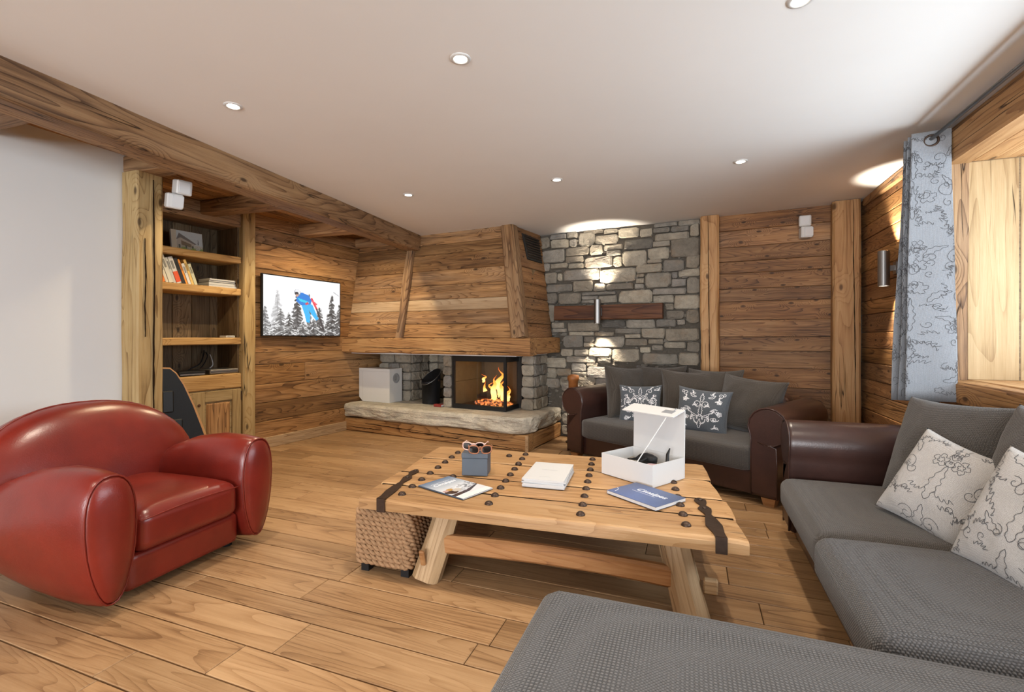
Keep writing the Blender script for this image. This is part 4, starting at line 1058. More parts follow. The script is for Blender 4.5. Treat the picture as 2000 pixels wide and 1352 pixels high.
def damask(sd, ox=0., oy=0., sc=1., mirror=True, dens=1.):
    """free scroll, blossom and leaf line drawing in about [-1,1]^2"""
    r = random.Random(sd); L = []; half = []
    def lobes(cx, cy, r0, k, am, ph):
        return [(cx + r0 * (1 + am * math.sin(k * t) + am * .5 * math.sin(2 * k * t + 1)) * math.cos(t + ph), cy + r0 * (1 + am * math.sin(k * t) + am * .5 * math.sin(2 * k * t + 1)) * math.sin(t + ph)) for t in [2 * PI * i / 44 for i in range(45)]]
    def flame(x, y, a, ln, n, d):
        P = []                                   # run of curling flame tips along a stem
        for i in range(n):
            t = i / n; bx, by = x + ln * t * math.cos(a + d * t), y + ln * t * math.sin(a + d * t); q = a + d * (t + 1.25)
            h = .10 * (1 - .4 * t)
            P += [(bx, by), (bx + h * math.cos(q), by + h * math.sin(q)), (bx + h * .55 * math.cos(q - .75 * d), by + h * .55 * math.sin(q - .75 * d))]
        return smooth2(P, 2)
    spots = [(.18, .30), (.50, .12), (.30, -.18), (.68, .46), (.62, -.34), (.22, -.62), (.40, .72), (.82, -.05), (.80, .80), (.66, -.78)]
    for i, (x, y) in enumerate(spots):
        x += r.uniform(-.06, .06); y += r.uniform(-.06, .06); k = (i + sd) % 4; d = r.choice((-1, 1))
        if k == 0: half += [lobes(x, y, .10, 5, .22, r.uniform(0, 6)), lobes(x, y, .045, 5, .2, r.uniform(0, 6))]
        elif k == 1: half += [spiral(x, y, r.uniform(.13, .19), r.uniform(0, 6), 1.3, d, 22)]
        elif k == 2: half += [flame(x - .12, y - .12, r.uniform(.2, 1.3), .36, 5, d * .9)]
        else: half += [smooth2(leafline(x - .14, y - .08, x + .14, y + .1, .06, 4, d * .05), 1)]
        half += [flame(x + r.uniform(-.1, .1), y + r.uniform(-.14, .14), r.uniform(0, 6), r.uniform(.2, .34), 4, d)]
        half += [spiral(x + r.uniform(-.15, .15), y + r.uniform(-.15, .15), r.uniform(.06, .10), r.uniform(0, 6), 1.1, -d, 14)]
    for h in half:
        L.append([(ox + x * sc, oy + y * sc) for x, y in h])
        if mirror: L.append([(ox - x * sc, oy + y * sc) for x, y in h])
    for c in (leafline(0, -.32, 0, .30, .10, 5, 0), leafline(0, .42, 0, .9, .09, 4, 0), leafline(0, -.9, 0, -.42, .09, 4, 0)): L.append([(ox + x * sc, oy + y * sc) for x, y in smooth2(c, 1)])
    return L
def embroidery(name, S, lines, m, parent, w, side=-1, off=.0012, Mx=None, lim=.94):
    v = []; f = []
    for ln in lines:
        run = []
        for (a, b) in ln + [None]if False else list(ln):
            if abs(a) < lim and abs(b) < lim: run.append((a, b))
            else:
                if len(run) > 2: ribbon(S, run, w, side, off, v, f)
                run = []
        if len(run) > 2: ribbon(S, run, w, side, off, v, f)
    o = mk(name, v, f, m, parent, Mx, False); return tag(o, kind='stuff')
def ribbon(S, run, w, side, off, v, f):
    base = len(v); e = .01; P = [S(a, b, side) for a, b in run]
    for i, (a, b) in enumerate(run):
        n = (S(a + e, b, side) - S(a - e, b, side)).cross(S(a, b + e, side) - S(a, b - e, side))
        if n.length < 1e-12: n = Vector((0, side, 0))
        n.normalize()
        if n.y * side < 0: n = -n
        t = P[min(i + 1, len(P) - 1)] - P[max(i - 1, 0)]
        if t.length < 1e-9: t = Vector((1, 0, 0))
        q = n.cross(t.normalized()) * (w / 2)
        v.append(P[i] + n * off + q); v.append(P[i] + n * off - q)
    for i in range(len(run) - 1):
        k = base + 2 * i; f.append((k, k + 1, k + 3, k + 2))
def cushion(lab, loc, yaw, lean, roll, w, h, t, m, sd, group, pat=None, slump=0., patw=.0022, back=None):
    """loc = bottom middle; front faces local -y; yaw about z; lean tips the top back"""
    o = thing('cushion', loc, yaw, lab, 'cushion', group)
    S = pillow_surf(w, h, t, sd, slump)
    Mx = RX(-lean) @ T(0, 0, h * .47) @ RY(roll)
    b = build_pillow('cover', S, m, o, Mx)
    if pat: embroidery('embroidery', S, pat[0], pat[1], o, patw, -1, .0014, Mx)
    if back is not None:
        def SB(u, v, s): return S(u, v, s)
        bk = build_pillow('dark_back', lambda u, v, s: S(u, v, 1) * 1.0 + Vector((0, .0016 if s > 0 else -.002, 0)), back, o, Mx)
    return o
# cushions of the two seat sofa (placed in the sofa's own axes)
R2 = math.radians(-27.9)
def on2(x, y, z):
    return (-.30 + x * math.cos(R2) - y * math.sin(R2), 4.175 + x * math.sin(R2) + y * math.cos(R2), z)
G2 = 'brown grey back cushions of the two seat sofa'
cushion('brown grey cushion standing at the left end by the leather arm', on2(-.52, .45, .405), R2 + math.radians(70), .20, .05, .54, .53, .20, M['fab_cush'], 1, G2)
cushion('brown grey back cushion behind the left patterned cushion', on2(-.33, .60, .405), R2 + math.radians(10), .20, -.02, .52, .54, .18, M['fab_cush'], 2, G2)
cushion('brown grey cushion turned sideways in the middle of the sofa', on2(.06, .50, .40), R2 + math.radians(38), .18, .04, .50, .52, .18, M['fab_cush'], 3, G2)
cushion('brown grey back cushion second from the right arm', on2(.22, .62, .405), R2 + math.radians(15), .20, .0, .48, .53, .17, M['fab_cush'], 4, G2)
cushion('brown grey cushion leaning against the right leather arm', on2(.54, .50, .405), R2 + math.radians(-8), .28, .08, .56, .49, .18, M['fab_cush'], 5, G2)
GP = 'slate cushions with white embroidery'
cushion('slate cushion with white scrolls partly behind the open box', on2(-.31, .26, .40), R2 + math.radians(22), .26, -.04, .40, .37, .13, M['fab_grey'], 6, GP, (damask(3, .05, .0, .95), M['stitch_w']), patw=.004)
cushion('slate cushion with white scrolls on the right half of the seat', on2(.30, .23, .40), R2 + math.radians(12), .28, .06, .44, .39, .14, M['fab_grey'], 7, GP, (damask(5, 0, .0, .85), M['stitch_w']), patw=.004)
# cushions of the corner sofa
G3 = 'charcoal back cushions of the corner sofa'
cushion('large charcoal cushion in the corner by the leather arm', (1.06, 2.78, .395), math.radians(-72), .34, -.06, .68, .55, .20, M['fab_dark'], 11, G3)
cushion('large charcoal cushion cut by the right edge', (1.12, 2.18, .395), math.radians(-84), .28, .04, .66, .56, .20, M['fab_dark'], 12, G3)
GL = 'pale grey cushions with dark embroidery'
cushion('pale grey cushion with dark scrolls and dark back', (.92, 2.43, .385), math.radians(-58), .46, .22, .43, .42, .16, M['fab_light'], 13, GL, (damask(8, 0, .05, 1.25), M['stitch_d']), patw=.0020, back=M['fab_grey'])
cushion('pale grey cushion with dark scrolls cut by the right edge', (.96, 1.97, .40), math.radians(-72), .40, .10, .44, .44, .16, M['fab_light'], 14, GL, (damask(9, 0, .05, 1.25), M['stitch_d']), patw=.0020)

# ================================================================== RED ARMCHAIR
ac = thing('armchair', (-2.36, 1.685, 0), math.radians(3), 'round red leather club armchair on the left', 'armchair')
def chair_arm(y0, sgn):
    rows = [(.042, .52, .14, .060), (.030, .588, .07, .092), (.018, .602, .058, .10), (-.01, .612, .045, .112), (-.10, .622, .035, .124), (-.25, .625, .035, .132), (-.42, .60, .05, .138), (-.58, .545, .08, .138), (-.72, .465, .12, .128), (-.83, .375, .17, .105), (-.89, .30, .21, .06), (-.905, .262, .245, .012)]
    n = 28; v = []; f = []
    for (x, zt, zb, w) in rows:
        cz = zb + (zt - zb) * .60
        for k in range(n):
            a = 2 * PI * k / n; ca, sa = math.cos(a), math.sin(a)
            e = 2 / 2.5
            yy = math.copysign(abs(ca) ** e, ca) * w; zz = math.copysign(abs(sa) ** e, sa)
            zz = cz + (zz * (zt - cz) if zz > 0 else zz * (cz - zb))
            if zz < cz: yy *= 1 - .30 * ((cz - zz) / (cz - zb)) ** 1.6
            yy += sgn * .012 * (zz - cz)
            v.append((x, y0 + yy, zz))
    for i in range(len(rows) - 1):
        for k in range(n):
            l = (k + 1) % n; f.append((i*n+k, i*n+l, (i+1)*n+l, (i+1)*n+k))
    c = len(v); v.append((.048, y0, .34)); v.append((-.907, y0, .253))
    for k in range(n):
        l = (k + 1) % n; f.append((c, k, l)[::-1]); f.append((c + 1, (len(rows)-1)*n + l, (len(rows)-1)*n + k)[::-1])
    a_ = MB().add(v, f).out('arm', M['red'], ac, smooth=True)
    ring = [Vector(p) + Vector((.002, 0, 0)) for p in v[2*n:3*n]]
    cc = Vector((.018, y0, .33)); ring = [cc + (p - cc) * 1.015 for p in ring]
    MB().tube(ring, .0045, 6, closed=True).out('piping', M['red'], a_, smooth=True)
chair_arm(-.385, -1); chair_arm(.385, 1)
# back: broad rounded shell
n1, n2 = 40, 26; v = []; f = []
def backpt(a, b):
    """a around the outline, b front (0) to rear (1)"""
    ca, sa = math.cos(a), math.sin(a); e = 2 / 2.3
    yy = math.copysign(abs(ca) ** e, ca) * .54; zz = math.copysign(abs(sa) ** e, sa)
    z0 = .40; zz = zz * (.435 if zz > 0 else .33)
    ph = PI * b; r = math.sin(ph) ** .62; x = math.cos(ph)
    x = math.copysign(abs(x) ** .9, x) * .165
    x -= .14 * (r * (zz + .33)) + .02
    x += .10 * (r * yy / .54) ** 2 * (1 if b < .55 else .6)
    return Vector((-.72 + x, yy * r, z0 + zz * r))
v.append(backpt(0, 0.0))
for j in range(1, n2):
    for i in range(n1): v.append(backpt(2 * PI * i / n1, j / n2))
v.append(backpt(0, 1.0))
for i in range(n1): f.append((0, 1 + i, 1 + (i + 1) % n1)); f.append((len(v) - 1, 1 + (n2-2)*n1 + (i+1) % n1, 1 + (n2-2)*n1 + i))
for j in range(n2 - 2):
    for i in range(n1):
        k = (i + 1) % n1; f.append((1 + j*n1 + i, 1 + (j+1)*n1 + i, 1 + (j+1)*n1 + k, 1 + j*n1 + k))
bk = MB().add(v, f).out('backrest', M['red'], ac, smooth=True)
MB().tube([backpt(2 * PI * i / 60, .50) for i in range(60)], .005, 6, closed=True).out('piping', M['red'], bk, smooth=True)
soft('seat_cushion', ac, M['red'], .72, .535, .185, .05, (-.345, 0, .30), .035, n=8)
MB().tube([Vector((-.0, y, .365)) + Vector((.018 - .9 * max(0, abs(y) - .22) ** 2 * 4, 0, .012 * (1 - (y / .27) ** 2))) for y in [-.262 + .524 * k / 20 for k in range(21)]], .0035, 6).out('piping', M['red'], ac, smooth=True)
soft('front_panel', ac, M['red'], .60, .60, .17, .03, (-.325, 0, .125), .0)
for x in (-.13, -.60):
    for y in (-.31, .31): MB().lathe([(.028, 0), (.03, .07)], 14, T(x, y, 0)).out('foot', M['black'], ac)

# ================================================================== COFFEE TABLE
tb = thing('coffee_table', (-.75, 2.585, 0), 0, 'low coffee table made from an old studded wooden door', 'coffee table')
def L4(x, y, z): return Vector((x + .75, y - 2.585, z))
TT = .40
NL, NR, FL, FR = (-1.555, 1.955), (.212, 2.065), (-1.725, 3.09), (.062, 3.22)
def tpt(s, t): # s left-right, t far(0)-near(1)
    ax, ay = FL[0] + (NL[0] - FL[0]) * t, FL[1] + (NL[1] - FL[1]) * t
    bx, by = FR[0] + (NR[0] - FR[0]) * t, FR[1] + (NR[1] - FR[1]) * t
    return ax + (bx - ax) * s, ay + (by - ay) * s
cuts = [0, .30, .58, .79, 1.]
def worn_board(a, b, ea, eb, sd):
    """thick door board with worn edges; a far, b near"""
    ns, nt_ = 44, 6; v = []; f = []
    p = [tpt(ea, b), tpt(1 + eb, b), tpt(1 + eb, a), tpt(ea, a)]
    O = L4(*p[0], TT); X = (L4(*p[1], TT) - O); LL = X.length; X.normalize(); Y = EZ.cross(X)
    Mx = mxf(O, X, Y, EZ); Mi = Mx.inverted()
    q = [Mi @ L4(*k, TT) for k in p]
    sec = [(0, -.055), (0, -.014), (.006, -.004), (.016, 0), (.5, .0), (1, 0)]
    prof = [('n', 0.0, -.056), ('n', -.001, -.015), ('n', .004, -.005), ('n', .014, 0), ('m', .5, .0), ('f', -.010, 0), ('f', 0.0, -.012), ('f', 0, -.056)]
    for i in range(ns + 1):
        s = i / ns
        n0 = q[0] + (q[1] - q[0]) * s; f0 = q[3] + (q[2] - q[3]) * s
        for kd, d, z in prof:
            base = n0 if kd == 'n' else f0
            y = base.y + d if kd != 'm' else n0.y + (f0.y - n0.y) * .5
            t = (y - n0.y) / (f0.y - n0.y)
            x = n0.x + (f0.x - n0.x) * t
            wv = noise.noise(Vector((s * 9 + sd * 5, y * 12, 2))) * .003
            ex = noise.noise(Vector((y * 22, sd * 3.3, 1))) * .012 if i in (0, ns) else 0
            if kd == 'n' and b == 1.: y += noise.noise(Vector((s * 7, 3, z * 20))) * .007
            if i in (0, ns) and z > -.05: z -= .004
            v.append((x + ex, y, z + (wv if z > -.03 else 0)))
    m = len(prof)
    for i in range(ns):
        for k in range(m):
            l = (k + 1) % m; f.append((i*m+k, (i+1)*m+k, (i+1)*m+l, i*m+l))
    f.append(tuple(range(m))); f.append(tuple(ns*m + k for k in range(m-1, -1, -1)))
    o = MB().add(v, f).out('top_board', M['table'], tb, Mx); return o
for k in range(4):
    worn_board(cuts[k] + (.006 if k else 0), cuts[k+1] - (.006 if k < 3 else 0), (.0, .004, -.003, .0)[k], (0, -.006, .004, 0)[k], k + 1)
for c in cuts[1:-1]:        # dark strips stand in for the shade inside the board joints
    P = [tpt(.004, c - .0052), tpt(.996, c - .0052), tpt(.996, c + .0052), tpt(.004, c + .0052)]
    MB().add([L4(*q, z) for z in (TT - .05, TT - .004) for q in P], [(3, 2, 1, 0), (4, 5, 6, 7)] + [(i, (i+1) % 4, (i+1) % 4 + 4, i + 4) for i in range(4)]).out('joint_shade', M['crack'], tb)
# iron studs in four rows
stud = None
rows = [((-1.50, 2.93), (-1.37, 2.06), 8), ((-1.05, 3.05), (-.905, 2.09), 9), ((-.60, 3.08), (-.465, 2.11), 9), ((-.135, 3.11), (-.02, 2.15), 9)]
pts = []
for (a, b, n) in rows: pts += [(a[0] + (b[0]-a[0]) * i / (n-1), a[1] + (b[1]-a[1]) * i / (n-1)) for i in range(n)]
pts += [(-1.14, 2.975), (-1.27, 2.42)]
mb = MB().lathe([(.0215, -.002), (.0205, .004), (.016, .011), (.008, .0155), (.001, .017)], 12)
stud = mb.out('stud', M['iron'], tb, smooth=True); stud.location = L4(*pts[0], TT)
for (x, y) in pts[1:]:
    c = stud.copy(); link(c, tb); c.location = L4(x, y, TT); c.rotation_euler = (0, 0, x * 5)
# iron straps
def strap(P, hw, over):
    v = []; f = []; n = len(P); z0 = TT + .003
    P = [Vector((x, y, 0)) for x, y in P]
    for i, p in enumerate(P):
        t = (P[min(i+1, n-1)] - P[max(i-1, 0)]).normalized(); q = Vector((-t.y, t.x, 0)) * hw[i]
        for zz in (z0 - .002, z0 + .004):
            v += [L4(p.x + q.x, p.y + q.y, zz), L4(p.x - q.x, p.y - q.y, zz)]
    for i in range(n - 1):
        a, b = 4 * i, 4 * i + 4
        f += [(a, a+1, b+1, b), (a+2, b+2, b+3, a+3), (a, b, b+2, a+2), (a+1, a+3, b+3, b+1)]
    f += [(0, 2, 3, 1), (4*n-4, 4*n-3, 4*n-1, 4*n-2)]
    mb = MB().add(v, f)
    e = P[-1]
    mb.box(-.022, .022, -.004, .003, -.062, .004, T(*L4(e.x, e.y, z0)) @ RZ(math.radians(4)))
    o = mb.out('iron_strap', M['iron'], tb)
    for k in over:
        MB().lathe([(.012, 0), (.009, .006), (.001, .008)], 10, T(*L4(P[k].x, P[k].y, z0 + .003))).out('nail', M['iron'], o, smooth=True)
strap([(-1.535, 2.47), (-1.53, 2.44), (-1.525, 2.40), (-1.515, 2.36), (-1.50, 2.31), (-1.49, 2.275), (-1.48, 2.22), (-1.465, 2.15), (-1.45, 2.08), (-1.43, 2.0), (-1.424, 1.958)], [.004, .022, .024, .010, .026, .022, .012, .024, .028, .022, .022], (1, 4))
strap([(.035, 2.52), (.04, 2.49), (.045, 2.455), (.052, 2.42), (.058, 2.375), (.064, 2.345), (.072, 2.30), (.08, 2.25), (.09, 2.18), (.105, 2.10), (.112, 2.054)], [.006, .028, .024, .011, .030, .024, .012, .024, .034, .022, .022], (1, 4))
def tleg(tx, ty, bx, by, sd):
    p0, p1 = L4(bx, by, .0), L4(tx, ty, .345)
    o = beam('leg', p0, p1, .135, .11, M['leg'], tb, up=(0, 1, 0), seed=sd, irr=.012, seg=9, ch=.035, taper=.95)
    return o
tleg(-1.155, 2.17, -1.225, 2.055, 71); tleg(-.085, 2.23, .01, 2.12, 72); tleg(-1.29, 2.92, -1.38, 3.0, 73); tleg(-.20, 2.98, -.12, 3.07, 74)
beam('stretcher', L4(-1.18, 2.10, .165), L4(-.03, 2.165, .165), .045, .09, M['stretcher'], tb, seed=75, irr=.004, seg=16, arch=.022)
beam('stretcher', L4(-1.33, 2.965, .175), L4(-.17, 3.03, .175), .045, .09, M['stretcher'], tb, seed=76, irr=.004, seg=16, arch=.022)
beam('cross_stretcher', L4(-1.205, 2.12, .27), L4(-1.33, 2.96, .27), .05, .08, M['leg'], tb, seed=77, irr=.005)
beam('cross_stretcher', L4(-.04, 2.20, .27), L4(-.16, 3.0, .27), .05, .08, M['leg'], tb, seed=78, irr=.005)
for k, (a, b) in enumerate((((-.98, 2.12), (-1.10, 3.0)), ((-.62, 2.14), (-.74, 3.04)), ((-.34, 2.16), (-.46, 3.06)))):
    beam('cleat', L4(*a, .322), L4(*b, .322), .075, .045, M['stretcher'], tb, seed=80 + k, irr=.004)
MB().box(-.014, .014, -.01, .01, -.04, .04, T(*L4(-1.222, 2.012, .125)) @ RX(.25), c=.006).out('wedge', M['stretcher'], tb)
MB().box(-.012, .045, -.018, .018, -.03, .03, T(*L4(.06, 2.17, .15)), c=.006).out('wedge', M['leg'], tb)

# ================================================================== ROPE OTTOMAN under the table
ot = thing('rope_ottoman', (-1.46, 2.165, 0), math.radians(3), 'cube ottoman wrapped in twisted jute rope under the table', 'ottoman')
rope = plain('jute_rope', (.33, .20, .11), .95, nscale=60, nvar=.55, bs=.8, spec=.1)
hs = .155
MB().box(-hs + .02, hs - .02, -hs + .02, hs - .02, .06, .305, c=.02).out('core', plain('jute_core', (.16, .09, .05), .95), ot)
def rope_ring(z, hs, rad):
    pts = []; c = .035
    def add(x, y): pts.append(Vector((x, y, z)))
    N = 12
    for k, (sx, sy) in enumerate(((1, -1), (1, 1), (-1, 1), (-1, -1))):
        for q in range(4):
            a = math.radians(-90 + 90 * k + 90 * q / 4); add(sx * (hs - c) + c * math.cos(a), sy * (hs - c) + c * math.sin(a))
        nx, ny = ((1, 1), (-1, 1), (-1, -1), (1, -1))[k]
        x0, y0 = pts[-1].x, pts[-1].y
        tgt = ((hs, hs - c), (-hs + c, hs), (-hs, -hs + c), (hs - c, -hs))[k]
        for q in range(1, N): add(x0 + (tgt[0] - x0) * q / N, y0 + (tgt[1] - y0) * q / N)
    # twisted: two strands wound round the centre line
    mb = MB(); P = len(pts)
    dense = []
    for i in range(P):
        a, b = pts[i], pts[(i + 1) % P]
        for t in (0, .5): dense.append(a * (1 - t) + b * t)
    s = 0; out = [[], []]
    for i, p in enumerate(dense):
        a, b = dense[i - 1], dense[(i + 1) % len(dense)]; t = (b - a).normalized(); w = EZ.cross(t)
        s += (p - a).length
        for st in (0, 1):
            ph = s * 95 + st * PI + z * 40
            out[st].append(p + (w * math.cos(ph) + EZ * math.sin(ph)) * rad * .52)
    for st in (0, 1): mb.tube(out[st], rad * .62, 5, closed=True)
    return mb
nr = 11
for k in range(nr):
    rope_ring(.062 + k * .0247, hs, .0165).out('rope_coil', rope, ot, smooth=True)
for k, q in enumerate((.145, .118, .09, .062, .034)):
    rope_ring(.312, q, .0155).out('rope_coil', rope, ot, smooth=True)
for x in (-.115, .115):
    for y in (-.115, .115): MB().box(x - .022, x + .022, y - .022, y + .022, 0, .06).out('foot', M['black'], ot)


# ================================================================== CURTAIN
cr = thing('curtain', (1.30, 3.42, 0), 0, 'grey patterned eyelet curtain drawn back beside the window', 'curtain')
NP = 5
def curt(u, v, side=-1):
    """u along the cloth -1..1, v bottom..top -1..1"""
    s = (u + 1) / 2 * NP            # panels
    k = int(min(s, NP - 1e-6)); t = s - k
    h = (v + 1) / 2
    A = .088 + .022 * (1 - h)
    ph = PI * s
    x = A * math.cos(ph) * (1 + .10 * noise.noise(Vector((s * 2, h * 2, 4))))
    step = .027 + .012 * (1 - h)
    y = step * (s - .35 * math.sin(2 * ph) / PI) - .06 * (1 - h) * (1 - s / NP)
    y += .012 * noise.noise(Vector((s * 1.5, h * 3, 1)))
    x -= .02 * (1 - h)
    return Vector((x, y, .835 + 1.555 * h - .03 * (s / NP) * (h < .02)))
def csurf(u, v, side):
    e = .004
    n = (curt(u + e, v) - curt(u - e, v)).cross(curt(u, v + e) - curt(u, v - e)).normalized()
    return curt(u, v) + n * (-.0016 if side > 0 else .0016) * 1.0
nu, nv = 110, 28; v = []; f = []
for sd in (0, 1):
    for i in range(nu + 1):
        for j in range(nv + 1):
            v.append(csurf(-1 + 2 * i / nu, -1 + 2 * j / nv, -1 if sd == 0 else 1))
q = (nu + 1) * (nv + 1)
def ci(i, j, s): return s * q + i * (nv + 1) + j
for i in range(nu):
    for j in range(nv):
        f.append((ci(i, j, 0), ci(i+1, j, 0), ci(i+1, j+1, 0), ci(i, j+1, 0))); f.append((ci(i, j+1, 1), ci(i+1, j+1, 1), ci(i+1, j, 1), ci(i, j, 1)))
for i in range(nu):
    for j in (0, nv): f.append((ci(i, j, 0), ci(i+1, j, 0), ci(i+1, j, 1), ci(i, j, 1)))
for j in range(nv):
    for i in (0, nu): f.append((ci(i, j, 0), ci(i, j+1, 0), ci(i, j+1, 1), ci(i, j, 1)))
MB().add(v, f).out('cloth', M['fab_curtain'], cr, smooth=True)
lines = []
for k in range(NP):
    uc = -1 + 2 * (k + .5) / NP
    for r, vc in enumerate((-.78, -.36, .06, .48, .86)):
        for i, ln in enumerate(damask(20 + k * 7 + r, 0, 0, 1.0, mirror=False)):
            if i % 3 != 1: lines.append([(uc + (x - .5) * .52 * (1 if r % 2 else -1), vc + y * .40) for x, y in ln])
def ribs(off, nm):
    vv, ff = [], []
    for ln in lines:
        run = [(a, b) for a, b in ln if abs(a) < .995 and abs(b) < .97]
        if len(run) < 3: continue
        base = len(vv); e = .004
        for i, (a, b) in enumerate(run):
            n = (curt(a + e, b) - curt(a - e, b)).cross(curt(a, b + e) - curt(a, b - e)).normalized() * off
            p = curt(a, b); p2 = curt(*run[min(i+1, len(run)-1)]); p1 = curt(*run[max(i-1, 0)])
            t = p2 - p1
            t = t.normalized() if t.length > 1e-9 else Vector((0, 0, 1))
            w = n.normalized().cross(t) * .0011
            vv += [p + n + w, p + n - w]
        for i in range(len(run) - 1): ff.append((base+2*i, base+2*i+1, base+2*i+3, base+2*i+2))
    tag(mk(nm, vv, ff, M['stitch_d'], cr), kind='stuff')
ribs(-.0032, 'embroidery')
for k in range(NP):
    p = curt(-1 + 2 * (k + .5) / NP, .945)
    P = [Vector((p.x, p.y, p.z - .012)) + Vector((math.cos(a) * .031, (-1 if k % 2 == 0 else 1) * math.cos(a) * .008, math.sin(a) * .031)) for a in [2 * PI * i / 24 for i in range(24)]]
    MB().tube(P, .007, 8, closed=True).out('eyelet', M['iron'], cr, smooth=True)
rod = thing('curtain_rod', (1.30, 2.6, 2.345), 0, 'slim grey metal curtain rod above the window', 'curtain rod')
MB().tube([(0, -1.5, 0), (0, 1.15, 0)], .0105, 12).out('rod', plain('grey_metal', (.18, .175, .17), .35, .9), rod, smooth=True)
for y in (-1.3, 1.10): MB().tube([(0, y, 0), (.06, y, 0), (.10, y, .0)], .007, 8).out('bracket', M['iron'], rod)
MB().lathe([(.002, 0), (.018, .008), (.02, .02), (.012, .034), (.0105, .036)], 16, T(0, 1.18, 0) @ RX(PI / 2)).out('finial', M['iron'], rod, smooth=True)
tas = thing('tieback_tassel', (1.43, 3.70, .86), 0, 'dark tieback tassel hanging below the curtain', 'tassel')
MB().tube([(0, 0, .0), (0, 0, -.03), (0, 0, -.06), (0, 0, -.11), (0, -.01, -.16)], .01, 8, rr=[.006, .016, .012, .022, .028]).out('tuft', M['black'], tas, smooth=True)
MB().tube([(.012, 0, .02), (0, 0, 0), (0, 0, -.02)], .004, 6).out('cord', M['black'], tas)

# ================================================================== THINGS ON THE HEARTH
sb = thing('subwoofer', B(.275, .35, .352), 0, 'white box subwoofer standing on the hearth slab', 'subwoofer')
Ms = mxf(Vector((0, 0, 0)), E1, E2, EZ)
MB().prism([(-.20, 0), (.262, 0), (.262, .435), (-.262, .435), (-.262, .055)], -.12, .12, Ms).out('cabinet', M['white'], sb)
MB().box(-.25, .255, -.1215, -.12, .395, .398, Ms).box(-.205, -.203, -.1215, -.12, .02, .395, Ms).out('grille_seam', plain('seam_grey', (.45, .44, .41), .6), sb)
MB().lathe([(.062, 0.0), (.064, .004), (.055, .003), (.03, -.0), (.002, .0)], 24, Ms @ T(.262, .0, .31) @ RY(PI / 2), cap=False).out('port', plain('port_grey', (.30, .30, .30), .5), sb, smooth=True)
bu = thing('ash_bucket', B(1.02, .46, .352), 0, 'black ash bucket with slanted rim beside the glass firebox', 'bucket')
n = 28; v = []; f = []
for (r, z0, sl) in ((.110, 0, 0), (.112, .01, 0), (.118, .30, .0), (.122, .34, .09), (.116, .34, .09), (.108, .05, 0), (.001, .05, 0)):
    for k in range(n):
        a = 2 * PI * k / n; v.append((r * math.cos(a), r * math.sin(a), z0 + sl * (math.sin(a) + .4 * math.cos(a)) * 1.0))
for i in range(6):
    for k in range(n): l = (k + 1) % n; f.append((i*n+k, i*n+l, (i+1)*n+l, (i+1)*n+k))
f.append(tuple(range(n))[::-1])
MB().add(v, f).out('bucket_body', M['black'], bu, smooth=True)
MB().tube([(.122 * math.cos(a), .122 * math.sin(a), .34 + .09 * (math.sin(a) + .4 * math.cos(a))) for a in [2 * PI * k / 32 for k in range(32)]], .004, 6, closed=True).out('rim', M['steel'], bu, smooth=True)
for s in (-1, 1): MB().lathe([(.012, 0), (.012, .012), (.004, .014)], 10, T(s * .118, -.02, .30) @ RY(s * PI / 2)).out('ear', M['iron'], bu)
mt = thing('match_box', B(1.27, .28, .352), -.1, 'small red match box on the hearth near the firebox', 'matchbox')
MB().box(-.055, .055, -.03, .03, 0, .028, c=.002).out('sleeve', plain('red_card', (.22, .02, .015), .6), mt); MB().box(-.05, .058, -.026, .026, .004, .024).out('drawer', M['paper'], mt)
# tool stand between hearth and sofa
ts = thing('fireplace_tool_stand', B(2.86, .66, 0), 0, 'iron fireplace tool stand with an orange wooden top behind the sofa', 'tool stand')
MB().lathe([(.085, 0), (.085, .015), (.03, .025)], 20).out('base', M['iron'], ts)
MB().tube([(0, 0, .02), (0, 0, .68)], .01, 8).out('pole', M['iron'], ts)
MB().lathe([(.04, .58), (.055, .60), (.055, .70), (.068, .715), (.066, .755), (.04, .77), (.001, .772)], 14).out('wooden_top', plain('orange_wood', (.30, .105, .025), .5, nscale=30, nvar=.5), ts, smooth=True)
for k in range(4):
    a = k * PI / 2 + .4; MB().tube([(.06 * math.cos(a), .06 * math.sin(a), .62), (.065 * math.cos(a), .065 * math.sin(a), .3), (.06 * math.cos(a), .06 * math.sin(a), .12)], .006, 6, rr=[.006, .006, .018]).out('tool', M['iron'], ts)

